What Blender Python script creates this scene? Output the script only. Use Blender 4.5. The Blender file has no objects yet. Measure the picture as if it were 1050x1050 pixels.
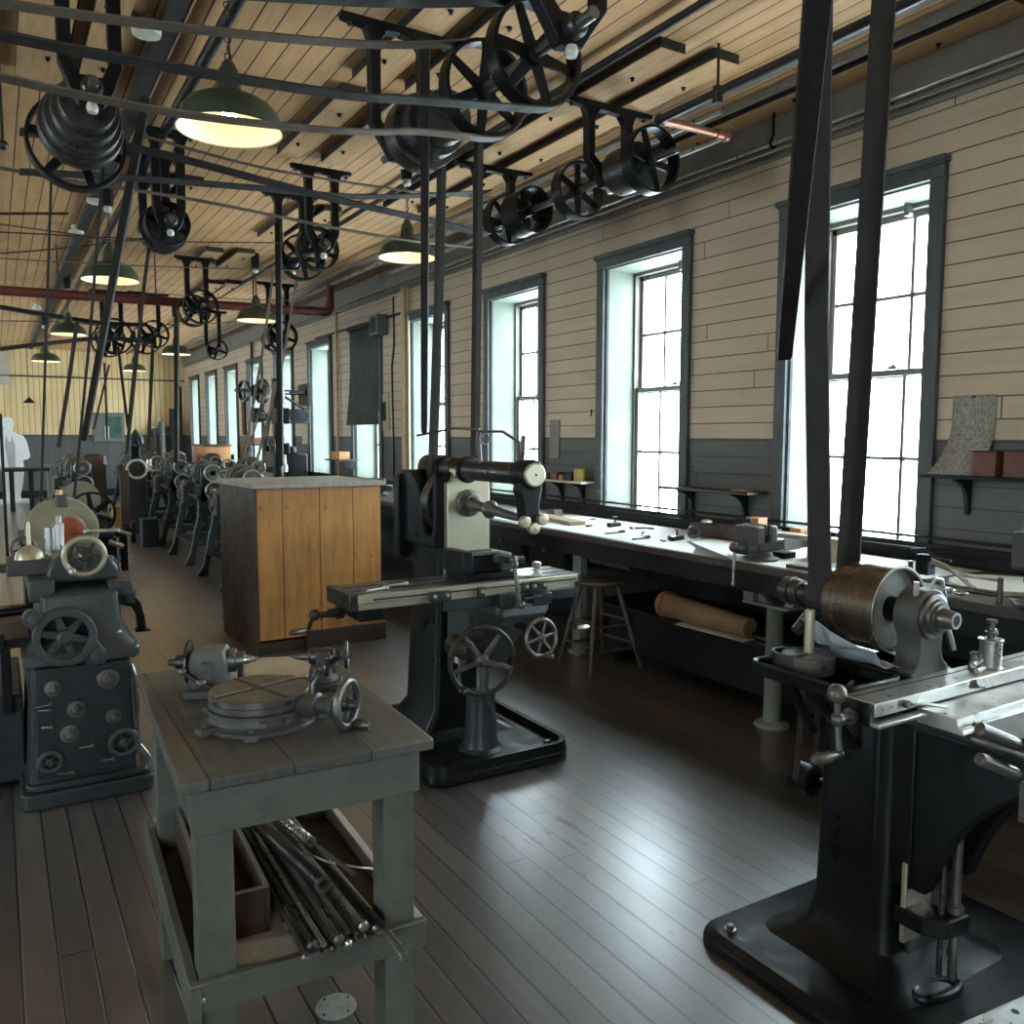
import bpy, math, random
from mathutils import Vector, Matrix
random.seed(7)
SC = bpy.context.scene
COL = SC.collection
PI = math.pi
def V(*a): return Vector(a[0] if len(a) == 1 else a)

# ---------------------------------------------------------------- camera
H = 1.6
F_PX, YAW, PITCH, ROLL = 874.2, math.radians(31.19), math.radians(5.11), math.radians(0.128)
FW = V(math.sin(YAW)*math.cos(PITCH), math.cos(YAW)*math.cos(PITCH), -math.sin(PITCH))
_r0 = V(math.cos(YAW), -math.sin(YAW), 0); _u0 = _r0.cross(FW)
RT = _r0*math.cos(ROLL) + _u0*math.sin(ROLL)
UP = _u0*math.cos(ROLL) - _r0*math.sin(ROLL)
CAM = V(0, 0, H)
cd = bpy.data.cameras.new('camera'); cam = bpy.data.objects.new('camera', cd); COL.objects.link(cam)
cd.sensor_width = 36; cd.sensor_fit = 'HORIZONTAL'; cd.lens = 36*F_PX/1050
cd.clip_start = 0.05; cd.clip_end = 200
m = Matrix((RT, UP, -FW)).transposed().to_4x4(); m.translation = CAM
cam.matrix_world = m
SC.camera = cam
def at(u, v, X=None, Y=None, Z=None):
    """point where the sight line through a photo pixel meets a wall / floor / bench plane"""
    d = FW + RT*((u-525)/F_PX) + UP*((525-v)/F_PX)
    t = X/d.x if X is not None else (Y/d.y if Y is not None else (Z-H)/d.z)
    return CAM + d*t

# ---------------------------------------------------------------- mesh shapes
def basis(ax):
    ax = V(ax).normalized()
    h = V(0, 0, 1) if abs(ax.z) < .9 else V(1, 0, 0)
    a = ax.cross(h).normalized(); return a, ax.cross(a).normalized(), ax
AX = {'x': V(1, 0, 0), 'y': V(0, 1, 0), 'z': V(0, 0, 1)}
def axv(a): return AX[a] if isinstance(a, str) else V(a).normalized()
class MB:
    def __init__(s): s.v = []; s.f = []
    def add(s, vs, fs):
        n = len(s.v); s.v += [V(p) for p in vs]; s.f += [tuple(i+n for i in f) for f in fs]; return s
    def b(s, cx, cy, cz, sx, sy, sz, rx=0, ry=0, rz=0):
        R = Matrix.Rotation(rz, 3, 'Z') @ Matrix.Rotation(ry, 3, 'Y') @ Matrix.Rotation(rx, 3, 'X')
        c = V(cx, cy, cz)
        vs = [c + R @ V(i*sx/2, j*sy/2, k*sz/2) for k in (-1, 1) for j in (-1, 1) for i in (-1, 1)]
        return s.add(vs, [(0,2,3,1), (4,5,7,6), (0,1,5,4), (2,6,7,3), (0,4,6,2), (1,3,7,5)])
    def bb(s, x0, x1, y0, y1, z0, z1):
        return s.b((x0+x1)/2, (y0+y1)/2, (z0+z1)/2, x1-x0, y1-y0, z1-z0)
    def l(s, o, ax, prof, n=24):
        """lathe: profile of (along axis, radius)"""
        a, b, c = basis(axv(ax)); o = V(o); vs = []; fs = []
        for t, r in prof:
            r = max(r, 1e-5)
            for i in range(n):
                q = 2*PI*i/n; vs.append(o + c*t + (a*math.cos(q) + b*math.sin(q))*r)
        for k in range(len(prof)-1):
            for i in range(n):
                j = (i+1) % n; fs.append((k*n+i, (k+1)*n+i, (k+1)*n+j, k*n+j))
        if prof[0][1] > 1e-4: fs.append(tuple(range(n)))
        if prof[-1][1] > 1e-4: fs.append(tuple(reversed(range((len(prof)-1)*n, len(prof)*n))))
        return s.add(vs, fs)
    def c(s, p0, p1, r0, r1=None, n=16):
        p0 = V(p0); p1 = V(p1); d = p1-p0
        return s.l(p0, d, [(0, r0), (d.length, r0 if r1 is None else r1)], n)
    def ring(s, o, ax, r0, r1, t0, t1, n=32):
        """hollow ring, r0 inner, r1 outer, from t0 to t1 along the axis"""
        a, b, c = basis(axv(ax)); o = V(o); vs = []; fs = []
        for t, r in ((t0, r0), (t0, r1), (t1, r1), (t1, r0)):
            for i in range(n):
                q = 2*PI*i/n; vs.append(o + c*t + (a*math.cos(q) + b*math.sin(q))*r)
        for k in range(4):
            for i in range(n):
                j = (i+1) % n; k2 = (k+1) % 4
                fs.append((k*n+i, k2*n+i, k2*n+j, k*n+j))
        return s.add(vs, fs)
    def o(s, c, ax, R, r, n=32, m=10, sq=1):
        a, b, d = basis(axv(ax)); c = V(c); vs = []; fs = []
        for i in range(n):
            q = 2*PI*i/n; e = a*math.cos(q) + b*math.sin(q)
            for j in range(m):
                w = 2*PI*j/m; vs.append(c + e*(R + r*math.cos(w)) + d*r*math.sin(w)*sq)
        for i in range(n):
            for j in range(m):
                i2 = (i+1) % n; j2 = (j+1) % m
                fs.append((i*m+j, i2*m+j, i2*m+j2, i*m+j2))
        return s.add(vs, fs)
    def t(s, pts, r, n=8, r1=None):
        pts = [V(p) for p in pts]; vs = []; fs = []; N = len(pts)
        prev = None
        for k, p in enumerate(pts):
            d = (pts[min(k+1, N-1)] - pts[max(k-1, 0)]).normalized()
            if prev is None: a, b, _ = basis(d)
            else:
                a = (prev - d*prev.dot(d)).normalized(); b = d.cross(a)
            prev = a
            rr = r if r1 is None else r + (r1-r)*k/(N-1)
            for i in range(n):
                q = 2*PI*i/n; vs.append(p + (a*math.cos(q) + b*math.sin(q))*rr)
        for k in range(N-1):
            for i in range(n):
                j = (i+1) % n; fs.append((k*n+i, k*n+j, (k+1)*n+j, (k+1)*n+i))
        fs.append(tuple(reversed(range(n)))); fs.append(tuple(range((N-1)*n, N*n)))
        return s.add(vs, fs)
    def r(s, pts, wd, w, th, closed=False):
        """ribbon: a band of width w along wd and thickness th"""
        pts = [V(p) for p in pts]; wd = axv(wd); N = len(pts); vs = []; fs = []
        for k, p in enumerate(pts):
            if closed: d = pts[(k+1) % N] - pts[k-1]
            else: d = pts[min(k+1, N-1)] - pts[max(k-1, 0)]
            nn = d.cross(wd).normalized()
            for a, b in ((-1,-1), (1,-1), (1,1), (-1,1)): vs.append(p + wd*(a*w/2) + nn*(b*th/2))
        M = N if closed else N-1
        for k in range(M):
            q = ((k+1) % N)*4
            for i in range(4):
                j = (i+1) % 4; fs.append((k*4+i, k*4+j, q+j, q+i))
        if not closed: fs.append((3,2,1,0)); fs.append(tuple(range((N-1)*4, N*4)))
        return s.add(vs, fs)
    def p(s, out, ax, d0, d1):
        """prism: outline in the two other coordinates (x:(y,z) y:(x,z) z:(x,y)), from d0 to d1 along ax"""
        def mk(q, d): return V(d, q[0], q[1]) if ax == 'x' else (V(q[0], d, q[1]) if ax == 'y' else V(q[0], q[1], d))
        n = len(out); vs = [mk(q, d0) for q in out] + [mk(q, d1) for q in out]
        A = sum(out[i][0]*out[(i+1) % n][1] - out[(i+1) % n][0]*out[i][1] for i in range(n))
        fl = (A > 0) ^ (ax == 'y') ^ (d1 < d0)
        f0 = tuple(range(n)); f1 = tuple(range(n, 2*n)); sd = [(i, (i+1) % n, (i+1) % n + n, i+n) for i in range(n)]
        fs = [tuple(reversed(f0)), f1] + sd if fl else [f0, tuple(reversed(f1))] + [tuple(reversed(q)) for q in sd]
        return s.add(vs, fs)
    def lo(s, secs, cap=True):
        """loft through sections (lists of 3-D points of equal length)"""
        n = len(secs[0]); vs = [p for q in secs for p in q]; fs = []
        for k in range(len(secs)-1):
            for i in range(n):
                j = (i+1) % n; fs.append((k*n+i, k*n+j, (k+1)*n+j, (k+1)*n+i))
        if cap: fs.append(tuple(reversed(range(n)))); fs.append(tuple(range((len(secs)-1)*n, len(secs)*n)))
        return s.add(vs, fs)
    def s(s, c, r, sc=(1,1,1), n=16, m=10):
        c = V(c); vs = []; fs = []
        for j in range(m+1):
            w = PI*j/m; rr = max(math.sin(w), 1e-4)
            for i in range(n):
                q = 2*PI*i/n; vs.append(c + V(math.cos(q)*rr*sc[0], math.sin(q)*rr*sc[1], -math.cos(w)*sc[2])*r)
        for j in range(m):
            for i in range(n):
                k = (i+1) % n; fs.append((j*n+i, j*n+k, (j+1)*n+k, (j+1)*n+i))
        return s.add(vs, fs)
def rrect(x0, y0, x1, y1, r, n=5):
    out = []
    for cx, cy, a in ((x1-r, y1-r, 0), (x0+r, y1-r, 90), (x0+r, y0+r, 180), (x1-r, y0+r, 270)):
        for k in range(n+1):
            q = math.radians(a + 90*k/n); out.append((cx + r*math.cos(q), cy + r*math.sin(q)))
    return out
def arc(cx, cy, r, a0, a1, n=8):
    return [(cx + r*math.cos(math.radians(a0+(a1-a0)*k/n)), cy + r*math.sin(math.radians(a0+(a1-a0)*k/n))) for k in range(n+1)]
def lerp(a, b, t): return V(a) + (V(b)-V(a))*t
def bez(p0, p1, p2, n=10):
    return [V(p0)*(1-t)**2 + V(p1)*2*t*(1-t) + V(p2)*t*t for t in (k/n for k in range(n+1))]

# ---------------------------------------------------------------- objects
OFF = {}
M = {}
def tag(o, label=None, cat=None, group=None, kind=None):
    if label: o['label'] = label
    if cat: o['category'] = cat
    if group: o['group'] = group
    if kind: o['kind'] = kind
    return o
def _mesh(name, mb, mat, off, bev=0, ang=32):
    me = bpy.data.meshes.new(name)
    me.from_pydata([p - off for p in mb.v], [], mb.f); me.validate(); me.update()
    me.materials.append(M[mat])
    me.shade_smooth(); me.set_sharp_from_angle(angle=math.radians(ang))
    o = bpy.data.objects.new(name, me); COL.objects.link(o)
    if bev:
        b = o.modifiers.new('bevel', 'BEVEL'); b.width = bev; b.segments = 2; b.limit_method = 'ANGLE'; b.angle_limit = math.radians(40)
    return o
def thing(name, label, cat, loc=(0,0,0), rz=0, group=None, local=False, kind=None):
    o = bpy.data.objects.new(name, None); COL.objects.link(o)
    o.location = loc; o.rotation_euler = (0, 0, rz); o.empty_display_size = .1
    OFF[o.name] = V(0,0,0) if local else V(loc)
    return tag(o, label, cat, group, kind)
def part(par, name, mat, mb, bev=0, label=None, kind=None, ang=32):
    off = OFF[par.name]
    o = _mesh(name, mb, mat, off, bev, ang); o.parent = par; OFF[o.name] = off
    if label: o['label'] = label
    if kind: o['kind'] = kind
    return o
def solo(name, mat, mb, label, cat=None, group=None, kind=None, bev=0, ang=32):
    xs = [p.x for p in mb.v]; ys = [p.y for p in mb.v]; zs = [p.z for p in mb.v]
    off = V((min(xs)+max(xs))/2, (min(ys)+max(ys))/2, min(zs))
    o = _mesh(name, mb, mat, off, bev, ang); o.location = off; OFF[o.name] = off
    return tag(o, label, cat, group, kind)
def struct(name, mat, mb, bev=0, label=None):
    o = _mesh(name, mb, mat, V(0,0,0), bev); o['kind'] = 'structure'; OFF[o.name] = V(0,0,0)
    if label: o['label'] = label
    return o
def dup(root, loc, rz=None, label=None, group=None, name=None, sc=None):
    r = root.copy(); COL.objects.link(r); r.location = loc
    if rz is not None: r.rotation_euler = (0, 0, rz)
    if label: r['label'] = label
    if group: r['group'] = group
    if name: r.name = name
    if sc: r.scale = (sc, sc, sc)
    for ch in list(root.children):
        c = ch.copy(); COL.objects.link(c); c.parent = r
        for g in list(ch.children):
            d = g.copy(); COL.objects.link(d); d.parent = c
    return r
def spokes_mb(c, ax, n, r0, r1, w0, w1, t, a0=0):
    """n separate spokes, each as its own MB (tapering bar)"""
    a, b, d = basis(axv(ax)); c = V(c); res = []
    for k in range(n):
        q = a0 + 2*PI*k/n; e = a*math.cos(q) + b*math.sin(q); g = d.cross(e)
        s0 = [c + e*r0 + g*(w0*i) + d*(t*j) for i, j in ((-.5,-.5), (.5,-.5), (.5,.5), (-.5,.5))]
        s1 = [c + e*r1 + g*(w1*i) + d*(t*j) for i, j in ((-.5,-.5), (.5,-.5), (.5,.5), (-.5,.5))]
        res.append(MB().lo([s0, s1]))
    return res
def handwheel(par, c, ax, R, rim=None, mat='steel', smat=None, n=5, hub=None, handle=0, a0=.3, name='handwheel', split=True, hl=.06, label=None):
    """rim as a part; spokes, hub and crank handle as its sub-parts"""
    rim = rim or R*.09; hub = hub or R*.2; smat = smat or mat; a, b, d = basis(axv(ax)); c = V(c)
    mb = MB().o(c, ax, R-rim, rim, 32, 10)
    hb = MB().l(c - d*rim*1.3, d, [(0, hub), (rim*2.2, hub), (rim*3.2, hub*.55), (rim*4, hub*.5)], 16)
    sp = spokes_mb(c, ax, n, hub*.8, R-rim*1.6, R*.15, R*.11, rim*1.2, a0)
    if not split:
        for q in sp + [hb]: mb.add(q.v, q.f)
        return part(par, name, mat, mb, label=label)
    w = part(par, name, mat, mb, label=label)
    for q in sp: part(w, 'spoke', smat, q, bev=R*.015)
    part(w, 'hub', smat, hb)
    if handle:
        q = a0 + .55; e = a*math.cos(q) + b*math.sin(q); p = c + e*(R-rim)
        part(w, 'handle', mat, MB().l(p, d, [(0, rim*.6), (hl*.15, rim*.7), (hl*.3, rim*1.2), (hl*.7, rim*1.5), (hl*.95, rim*1.0), (hl, rim*.3)], 12))
    return w
def pulley(par, c, ax, R, w, n=5, mat='iron_black', name='pulley', rt=None, a0=.4, hub=None, lit=None):
    """flat-belt pulley: rim part with spokes and hub as sub-parts"""
    rt = rt or R*.08; hub = hub or R*.22; a, b, d = basis(axv(ax)); c = V(c)
    o = part(par, name, mat, MB().ring(c, ax, R-rt, R, -w/2, w/2, 40))
    for q in spokes_mb(c, ax, n, hub*.8, R-rt*.8, R*.26, R*.17, w*.22, a0): part(o, 'spoke', mat, q, bev=R*.02)
    part(o, 'hub', mat, MB().l(c - d*w*.45, d, [(0, hub), (w*.9, hub)], 16))
    return o
def bolts(par, pts, ax, r=.008, h=.008, mat='steel', name='bolt'):
    for p in pts: part(par, name, mat, MB().l(p, ax, [(0, r), (h, r), (h*1.01, r*.7)], 6))
# ---------------------------------------------------------------- materials (all procedural)
class NT:
    def __init__(s, name):
        s.m = bpy.data.materials.new(name); s.m.use_nodes = True; s.t = s.m.node_tree; s.t.nodes.clear()
        s.out = s.n('ShaderNodeOutputMaterial'); s.co = s.n('ShaderNodeTexCoord')
    def n(s, ty, **k):
        x = s.t.nodes.new(ty)
        for a, b in k.items(): setattr(x, a, b)
        return x
    def k(s, a, b): s.t.links.new(a, b)
    def set(s, sock, val):
        if hasattr(val, 'is_output'): s.k(val, sock)
        else: sock.default_value = val
    def math(s, op, a, b=0.0, c=0.0):
        x = s.n('ShaderNodeMath', operation=op)
        for i, q in enumerate((a, b, c)): s.set(x.inputs[i], q)
        return x.outputs[0]
    def mix(s, f, a, b):
        x = s.n('ShaderNodeMix', data_type='RGBA'); s.set(x.inputs[0], f)
        s.set(x.inputs[6], a if hasattr(a, 'is_output') else (*a, 1)); s.set(x.inputs[7], b if hasattr(b, 'is_output') else (*b, 1))
        return x.outputs[2]
    def noise(s, scale, det=4, rough=.6, stretch=None, co=None):
        x = s.n('ShaderNodeTexNoise'); x.inputs['Scale'].default_value = scale; x.inputs['Detail'].default_value = det; x.inputs['Roughness'].default_value = rough
        v = co or s.co.outputs['Object']
        if stretch:
            mp = s.n('ShaderNodeMapping'); mp.inputs['Scale'].default_value = stretch; s.k(v, mp.inputs[0]); v = mp.outputs[0]
        s.k(v, x.inputs['Vector']); return x.outputs['Fac']
    def ramp(s, f, lo, hi, a=0., b=1.):
        x = s.n('ShaderNodeMapRange'); s.set(x.inputs[0], f); x.inputs[1].default_value = lo; x.inputs[2].default_value = hi
        s.set(x.inputs[3], a); s.set(x.inputs[4], b); return x.outputs[0]
    def bsdf(s, col, rough, metal=0., bump=None, bs=.2, dist=.01, spec=.5):
        p = s.n('ShaderNodeBsdfPrincipled')
        s.set(p.inputs['Base Color'], col if hasattr(col, 'is_output') else (*col, 1)); s.set(p.inputs['Roughness'], rough); p.inputs['Metallic'].default_value = metal
        p.inputs['Specular IOR Level'].default_value = spec
        if bump is not None:
            b = s.n('ShaderNodeBump'); b.inputs['Strength'].default_value = bs; b.inputs['Distance'].default_value = dist
            s.k(bump, b.inputs['Height']); s.k(b.outputs[0], p.inputs['Normal'])
        s.k(p.outputs[0], s.out.inputs[0]); return p
def mat(name, col, col2=None, rough=.5, metal=0., scale=6., bump=.08, bscale=60., stretch=None, spec=.5, rv=.12):
    t = NT(name); col2 = col2 or tuple(c*.72 for c in col)
    f = t.ramp(t.noise(scale, 5, .65, stretch), .35, .68)
    c = t.mix(f, col, col2)
    rg = t.ramp(t.noise(scale*2.3, 3), .3, .7, max(rough-rv, .05), min(rough+rv, 1))
    t.bsdf(c, rg, metal, t.noise(bscale, 3, .6, stretch) if bump else None, bump, .004, spec)
    M[name] = t.m
mat('iron_black', (.006,.0072,.0085), (.0035,.0043,.005), .38, scale=5, spec=.26)
mat('iron_teal', (.062,.072,.072), (.038,.047,.049), .42, scale=6)
mat('iron_slate', (.034,.043,.047), (.018,.025,.029), .40, scale=5, spec=.4)
mat('iron_grey', (.085,.085,.078), (.055,.056,.052), .45, scale=7)
mat('iron_pale', (.13,.138,.122), (.085,.092,.082), .42, scale=6)
mat('steel', (.55,.52,.46), (.36,.34,.30), .33, .9, scale=9, bump=.03)
mat('steel_tan', (.62,.57,.42), (.50,.46,.335), .38, .7, scale=4, bump=0, rv=.03)
mat('steel_pale', (.66,.66,.62), (.46,.46,.43), .34, .85, scale=7, bump=.03)
mat('steel_dark', (.10,.10,.095), (.055,.055,.053), .36, .8, scale=12, bump=.05)
mat('steel_mid', (.19,.185,.165), (.11,.107,.097), .38, .7, scale=9, bump=.05)
mat('drum_metal', (.15,.115,.085), (.24,.195,.15), .27, .9, scale=4, bump=0, stretch=(.02,10,.02), rv=.03)
mat('stone', (.33,.29,.21), (.24,.21,.15), .75, scale=12, bump=.2)
mat('red_label', (.42,.10,.025), (.33,.075,.02), .6, scale=8)
mat('brass', (.6,.42,.16), (.42,.29,.1), .35, .9)
mat('table_paint', (.115,.122,.10), (.07,.075,.062), .6, scale=7, bump=.12)
mat('bench_paint', (.014,.016,.018), (.009,.0105,.012), .6, scale=4, spec=.3)
mat('bench_leg_paint', (.25,.27,.24), (.17,.185,.165), .5, scale=5)
mat('plank_pale', (.46,.37,.25), (.36,.28,.18), .6, scale=5, stretch=(3,12,3))
mat('shelf_pale', (.60,.56,.46), (.48,.44,.36), .6, scale=6, stretch=(12,2,3))
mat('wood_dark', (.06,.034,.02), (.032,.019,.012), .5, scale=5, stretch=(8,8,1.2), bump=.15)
mat('wood_stool', (.115,.082,.062), (.065,.047,.036), .42, scale=8, stretch=(6,6,1))
mat('wood_grey', (.16,.145,.12), (.10,.09,.075), .65, scale=6, stretch=(8,8,1))
mat('wood_orange', (.50,.24,.09), (.38,.17,.06), .55, scale=6, stretch=(2,8,2))
mat('box_red', (.17,.07,.045), (.115,.046,.03), .6, scale=6)
mat('tin_yellow', (.42,.31,.07), (.30,.21,.045), .45, scale=14)
mat('paper_white', (.78,.78,.74), (.68,.68,.64), .7, scale=3, bump=.05)
mat('paper_brown', (.37,.25,.14), (.28,.18,.10), .75, scale=5, bump=.5, bscale=14)
mat('rag', (.56,.62,.65), (.36,.42,.46), .85, scale=9, bump=.4, bscale=25)
mat('belt', (.034,.032,.030), (.02,.0185,.017), .6, spec=.3, scale=7)
mat('belt_worn', (.16,.125,.088), (.09,.07,.05), .5, scale=6)
mat('pole_wood', (.026,.023,.020), (.015,.0135,.012), .6, spec=.2, scale=5, stretch=(8,8,1))
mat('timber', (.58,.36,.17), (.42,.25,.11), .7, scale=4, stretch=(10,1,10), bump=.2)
mat('timber_dark_and_shaded', (.035,.030,.026), (.02,.018,.016), .7, scale=4, stretch=(10,1,10), bump=.2)  # dark wood; also the shade painted onto the ceiling timber sides
mat('pipe_dark', (.03,.03,.03), (.02,.02,.02), .4, .3)
mat('pipe_red', (.15,.035,.025), (.10,.025,.02), .45, scale=8)
mat('pipe_copper', (.42,.20,.13), (.30,.14,.09), .4, .5)
mat('pipe_steel', (.42,.40,.36), (.3,.29,.26), .35, .7, bump=0)
mat('pipe_cream', (.55,.42,.25), (.42,.31,.17), .5)
mat('porcelain', (.72,.70,.62), (.6,.58,.5), .3)
mat('lamp_green', (.05,.066,.04), (.036,.05,.03), .35, scale=3, bump=0)
mat('lamp_white', (.86,.84,.76), (.8,.78,.7), .4, scale=3, bump=0)
mat('casing', (.072,.088,.087), (.05,.062,.062), .5, scale=4, stretch=(6,6,1))
mat('mint', (.175,.205,.16), (.135,.16,.125), .6, scale=5, bump=.45, bscale=11)
mat('sash', (.23,.21,.18), (.16,.145,.125), .5)
mat('shade_green', (.035,.05,.042), (.024,.036,.03), .75, scale=3)
mat('trim_grey', (.24,.215,.175), (.17,.15,.125), .6, scale=4)
mat('figure_white', (.92,.94,.94), (.84,.88,.88), .55, scale=2)
mat('figure_grey', (.52,.56,.56), (.42,.46,.46), .55, scale=2)
mat('black_flat', (.008,.009,.01), None, .6)
mat('calendar', (.55,.50,.36), (.40,.36,.25), .7, scale=20)
mat('frame_grey', (.17,.19,.18), (.12,.135,.13), .55)
mat('glass_green', (.10,.20,.17), (.04,.07,.06), .2, scale=2)
mat('cover_plate', (.30,.30,.27), (.2,.2,.18), .5, scale=20)
mat('sprinkler_white', (.7,.66,.55), None, .5)

def boards(name, across, along, w, L, ca, cb, gap, rough, gw=.03, joint=True, grain=1.0, wains=None, z0=1.585, rvar=.15, spec=.5, tint=.35, gapmix=1., blotch=0.35, coat=0):
    """plank surface: across = coordinate index over the boards, along = lengthwise"""
    t = NT(name); g = t.n('ShaderNodeNewGeometry'); sx = t.n('ShaderNodeSeparateXYZ'); t.k(g.outputs['Position'], sx.inputs[0])
    A = sx.outputs[across]; Bq = sx.outputs[along]
    u = t.math('DIVIDE', A, w); idx = t.math('FLOOR', u); fr = t.math('FRACT', u)
    wn = t.n('ShaderNodeTexWhiteNoise', noise_dimensions='1D'); t.k(idx, wn.inputs['W']); rnd = wn.outputs['Value']
    d = t.math('MINIMUM', fr, t.math('SUBTRACT', 1.0, fr))
    gm = t.ramp(d, gw*.5, gw, 1., 0.)
    if joint:
        ub = t.math('ADD', t.math('DIVIDE', Bq, L), t.math('MULTIPLY', rnd, 7.3)); ib = t.math('FLOOR', ub); fb = t.math('FRACT', ub)
        db = t.math('MULTIPLY', t.math('MINIMUM', fb, t.math('SUBTRACT', 1.0, fb)), L/w)
        gm = t.math('MAXIMUM', gm, t.ramp(db, gw*.5, gw, 1., 0.))
        wn2 = t.n('ShaderNodeTexWhiteNoise', noise_dimensions='2D'); cv = t.n('ShaderNodeCombineXYZ'); t.k(idx, cv.inputs[0]); t.k(ib, cv.inputs[1]); t.k(cv.outputs[0], wn2.inputs['Vector']); rnd = wn2.outputs['Value']
    st = [1,1,1]; st[along] = .12; st[across] = 2.5
    gr = t.noise(14*grain, 6, .65, tuple(st), g.outputs['Position'])
    bl = t.noise(1.3, 5, .65, None, g.outputs['Position'])
    f = t.math('ADD', t.math('MULTIPLY', t.ramp(gr, .3, .7), .45), t.math('MULTIPLY', rnd, tint))
    f = t.math('ADD', f, t.math('MULTIPLY', t.ramp(bl, .35, .65), blotch))
    c = t.mix(t.ramp(f, .1, 1.05), ca, cb)
    if wains:
        z = sx.outputs[2]; low = t.math('LESS_THAN', z, z0)
        c2 = t.mix(t.ramp(f, .1, 1.05), wains[0], wains[1]); c = t.mix(low, c, c2)
    c = t.mix(t.math('MULTIPLY', gm, gapmix), c, gap)
    rg = t.ramp(t.math('ADD', t.math('MULTIPLY', bl, .6), t.math('MULTIPLY', gr, .4)), .3, .7, rough-rvar, rough+rvar)
    hgt = t.math('SUBTRACT', t.math('MULTIPLY', gr, .18), gm)
    p = t.bsdf(c, rg, 0., hgt, .55, .004, spec)
    if coat: p.inputs['Coat Weight'].default_value = coat; p.inputs['Coat Roughness'].default_value = .29; p.inputs['Coat IOR'].default_value = 1.6
    M[name] = t.m
boards('floor_boards', 0, 1, .098, 3.1, (.135,.112,.098), (.040,.037,.036), (.003,.003,.003), .34, gw=.055, rvar=.11, tint=.5, spec=.9, coat=1)
boards('ceiling_boards', 0, 1, .115, 9., (.66,.39,.175), (.40,.225,.092), (.03,.018,.01), .62, gw=.05, tint=.2, joint=False)
boards('wall_boards', 2, 1, .121, 5.0, (.62,.505,.37), (.465,.375,.268), (.06,.05,.04), .6, gw=.035, wains=((.118,.125,.122), (.078,.085,.084)), tint=.3)
boards('end_boards', 0, 2, .13, 9., (.90,.69,.36), (.72,.54,.27), (.10,.085,.055), .6, gw=.05, joint=False, wains=((.125,.135,.13), (.085,.095,.092)), tint=.25)
boards('cabinet_boards', 0, 2, .245, 9., (.60,.29,.085), (.20,.085,.03), (.03,.012,.006), .42, gw=.022, joint=False, grain=1.5, tint=.25, blotch=.6)
boards('tabletop_boards', 0, 1, .18, 9., (.12,.12,.10), (.05,.05,.043), (.012,.012,.011), .5, gw=.015, joint=False, grain=1.2, tint=.25, blotch=.6)
boards('bench_boards', 0, 1, .24, 3., (.085,.07,.058), (.045,.039,.034), (.012,.012,.012), .36, gw=.012, grain=1., rvar=.12)

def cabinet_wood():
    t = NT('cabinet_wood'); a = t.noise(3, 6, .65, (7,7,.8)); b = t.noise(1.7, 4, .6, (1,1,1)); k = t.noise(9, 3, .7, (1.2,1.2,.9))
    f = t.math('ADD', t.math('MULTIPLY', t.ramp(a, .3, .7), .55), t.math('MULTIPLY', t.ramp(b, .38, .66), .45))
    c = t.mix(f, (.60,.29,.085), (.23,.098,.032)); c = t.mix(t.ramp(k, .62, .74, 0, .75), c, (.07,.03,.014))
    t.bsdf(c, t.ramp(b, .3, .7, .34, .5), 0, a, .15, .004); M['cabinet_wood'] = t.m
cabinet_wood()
mat('grey_top', (.40,.38,.33), (.28,.265,.23), .42, scale=4, stretch=(6,1,1))
def glass():
    t = NT('glass'); a = t.n('ShaderNodeBsdfTransparent'); a.inputs[0].default_value = (.94,.96,.95,1)
    b = t.n('ShaderNodeBsdfGlossy'); b.inputs['Roughness'].default_value = .05
    f = t.n('ShaderNodeFresnel'); f.inputs[0].default_value = 1.45; mx = t.n('ShaderNodeMixShader')
    g = t.n('ShaderNodeNewGeometry'); t.k(t.math('MULTIPLY', f.outputs[0], t.math('SUBTRACT', 1.0, g.outputs['Backfacing'])), mx.inputs[0]); t.k(a.outputs[0], mx.inputs[1]); t.k(b.outputs[0], mx.inputs[2]); t.k(mx.outputs[0], t.out.inputs[0]); M['glass'] = t.m
glass()
def emit(name, col, st):
    t = NT(name); e = t.n('ShaderNodeEmission'); e.inputs[0].default_value = (*col, 1); e.inputs[1].default_value = st; t.k(e.outputs[0], t.out.inputs[0]); M[name] = t.m
emit('bulb', (1., .78, .42), 30.)
def printed():
    """closely printed sheet: rows of small dark type in columns"""
    t = NT('printed_sheet'); g = t.n('ShaderNodeNewGeometry'); sx = t.n('ShaderNodeSeparateXYZ'); t.k(g.outputs['Position'], sx.inputs[0])
    fr = t.math('FRACT', t.math('MULTIPLY', sx.outputs[2], 95.)); row = t.ramp(fr, .35, .5)
    nz = t.noise(130, 2, .5, (1,1,.25), g.outputs['Position']); big = t.noise(14, 3, .6, None, g.outputs['Position'])
    k = t.math('MULTIPLY', row, t.ramp(nz, .42, .55)); k = t.math('MULTIPLY', k, t.ramp(big, .3, .5, .45, .95))
    c = t.mix(k, (.42,.40,.34), (.10,.10,.09)); t.bsdf(c, .75); M['printed_sheet'] = t.m
printed()
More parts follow.
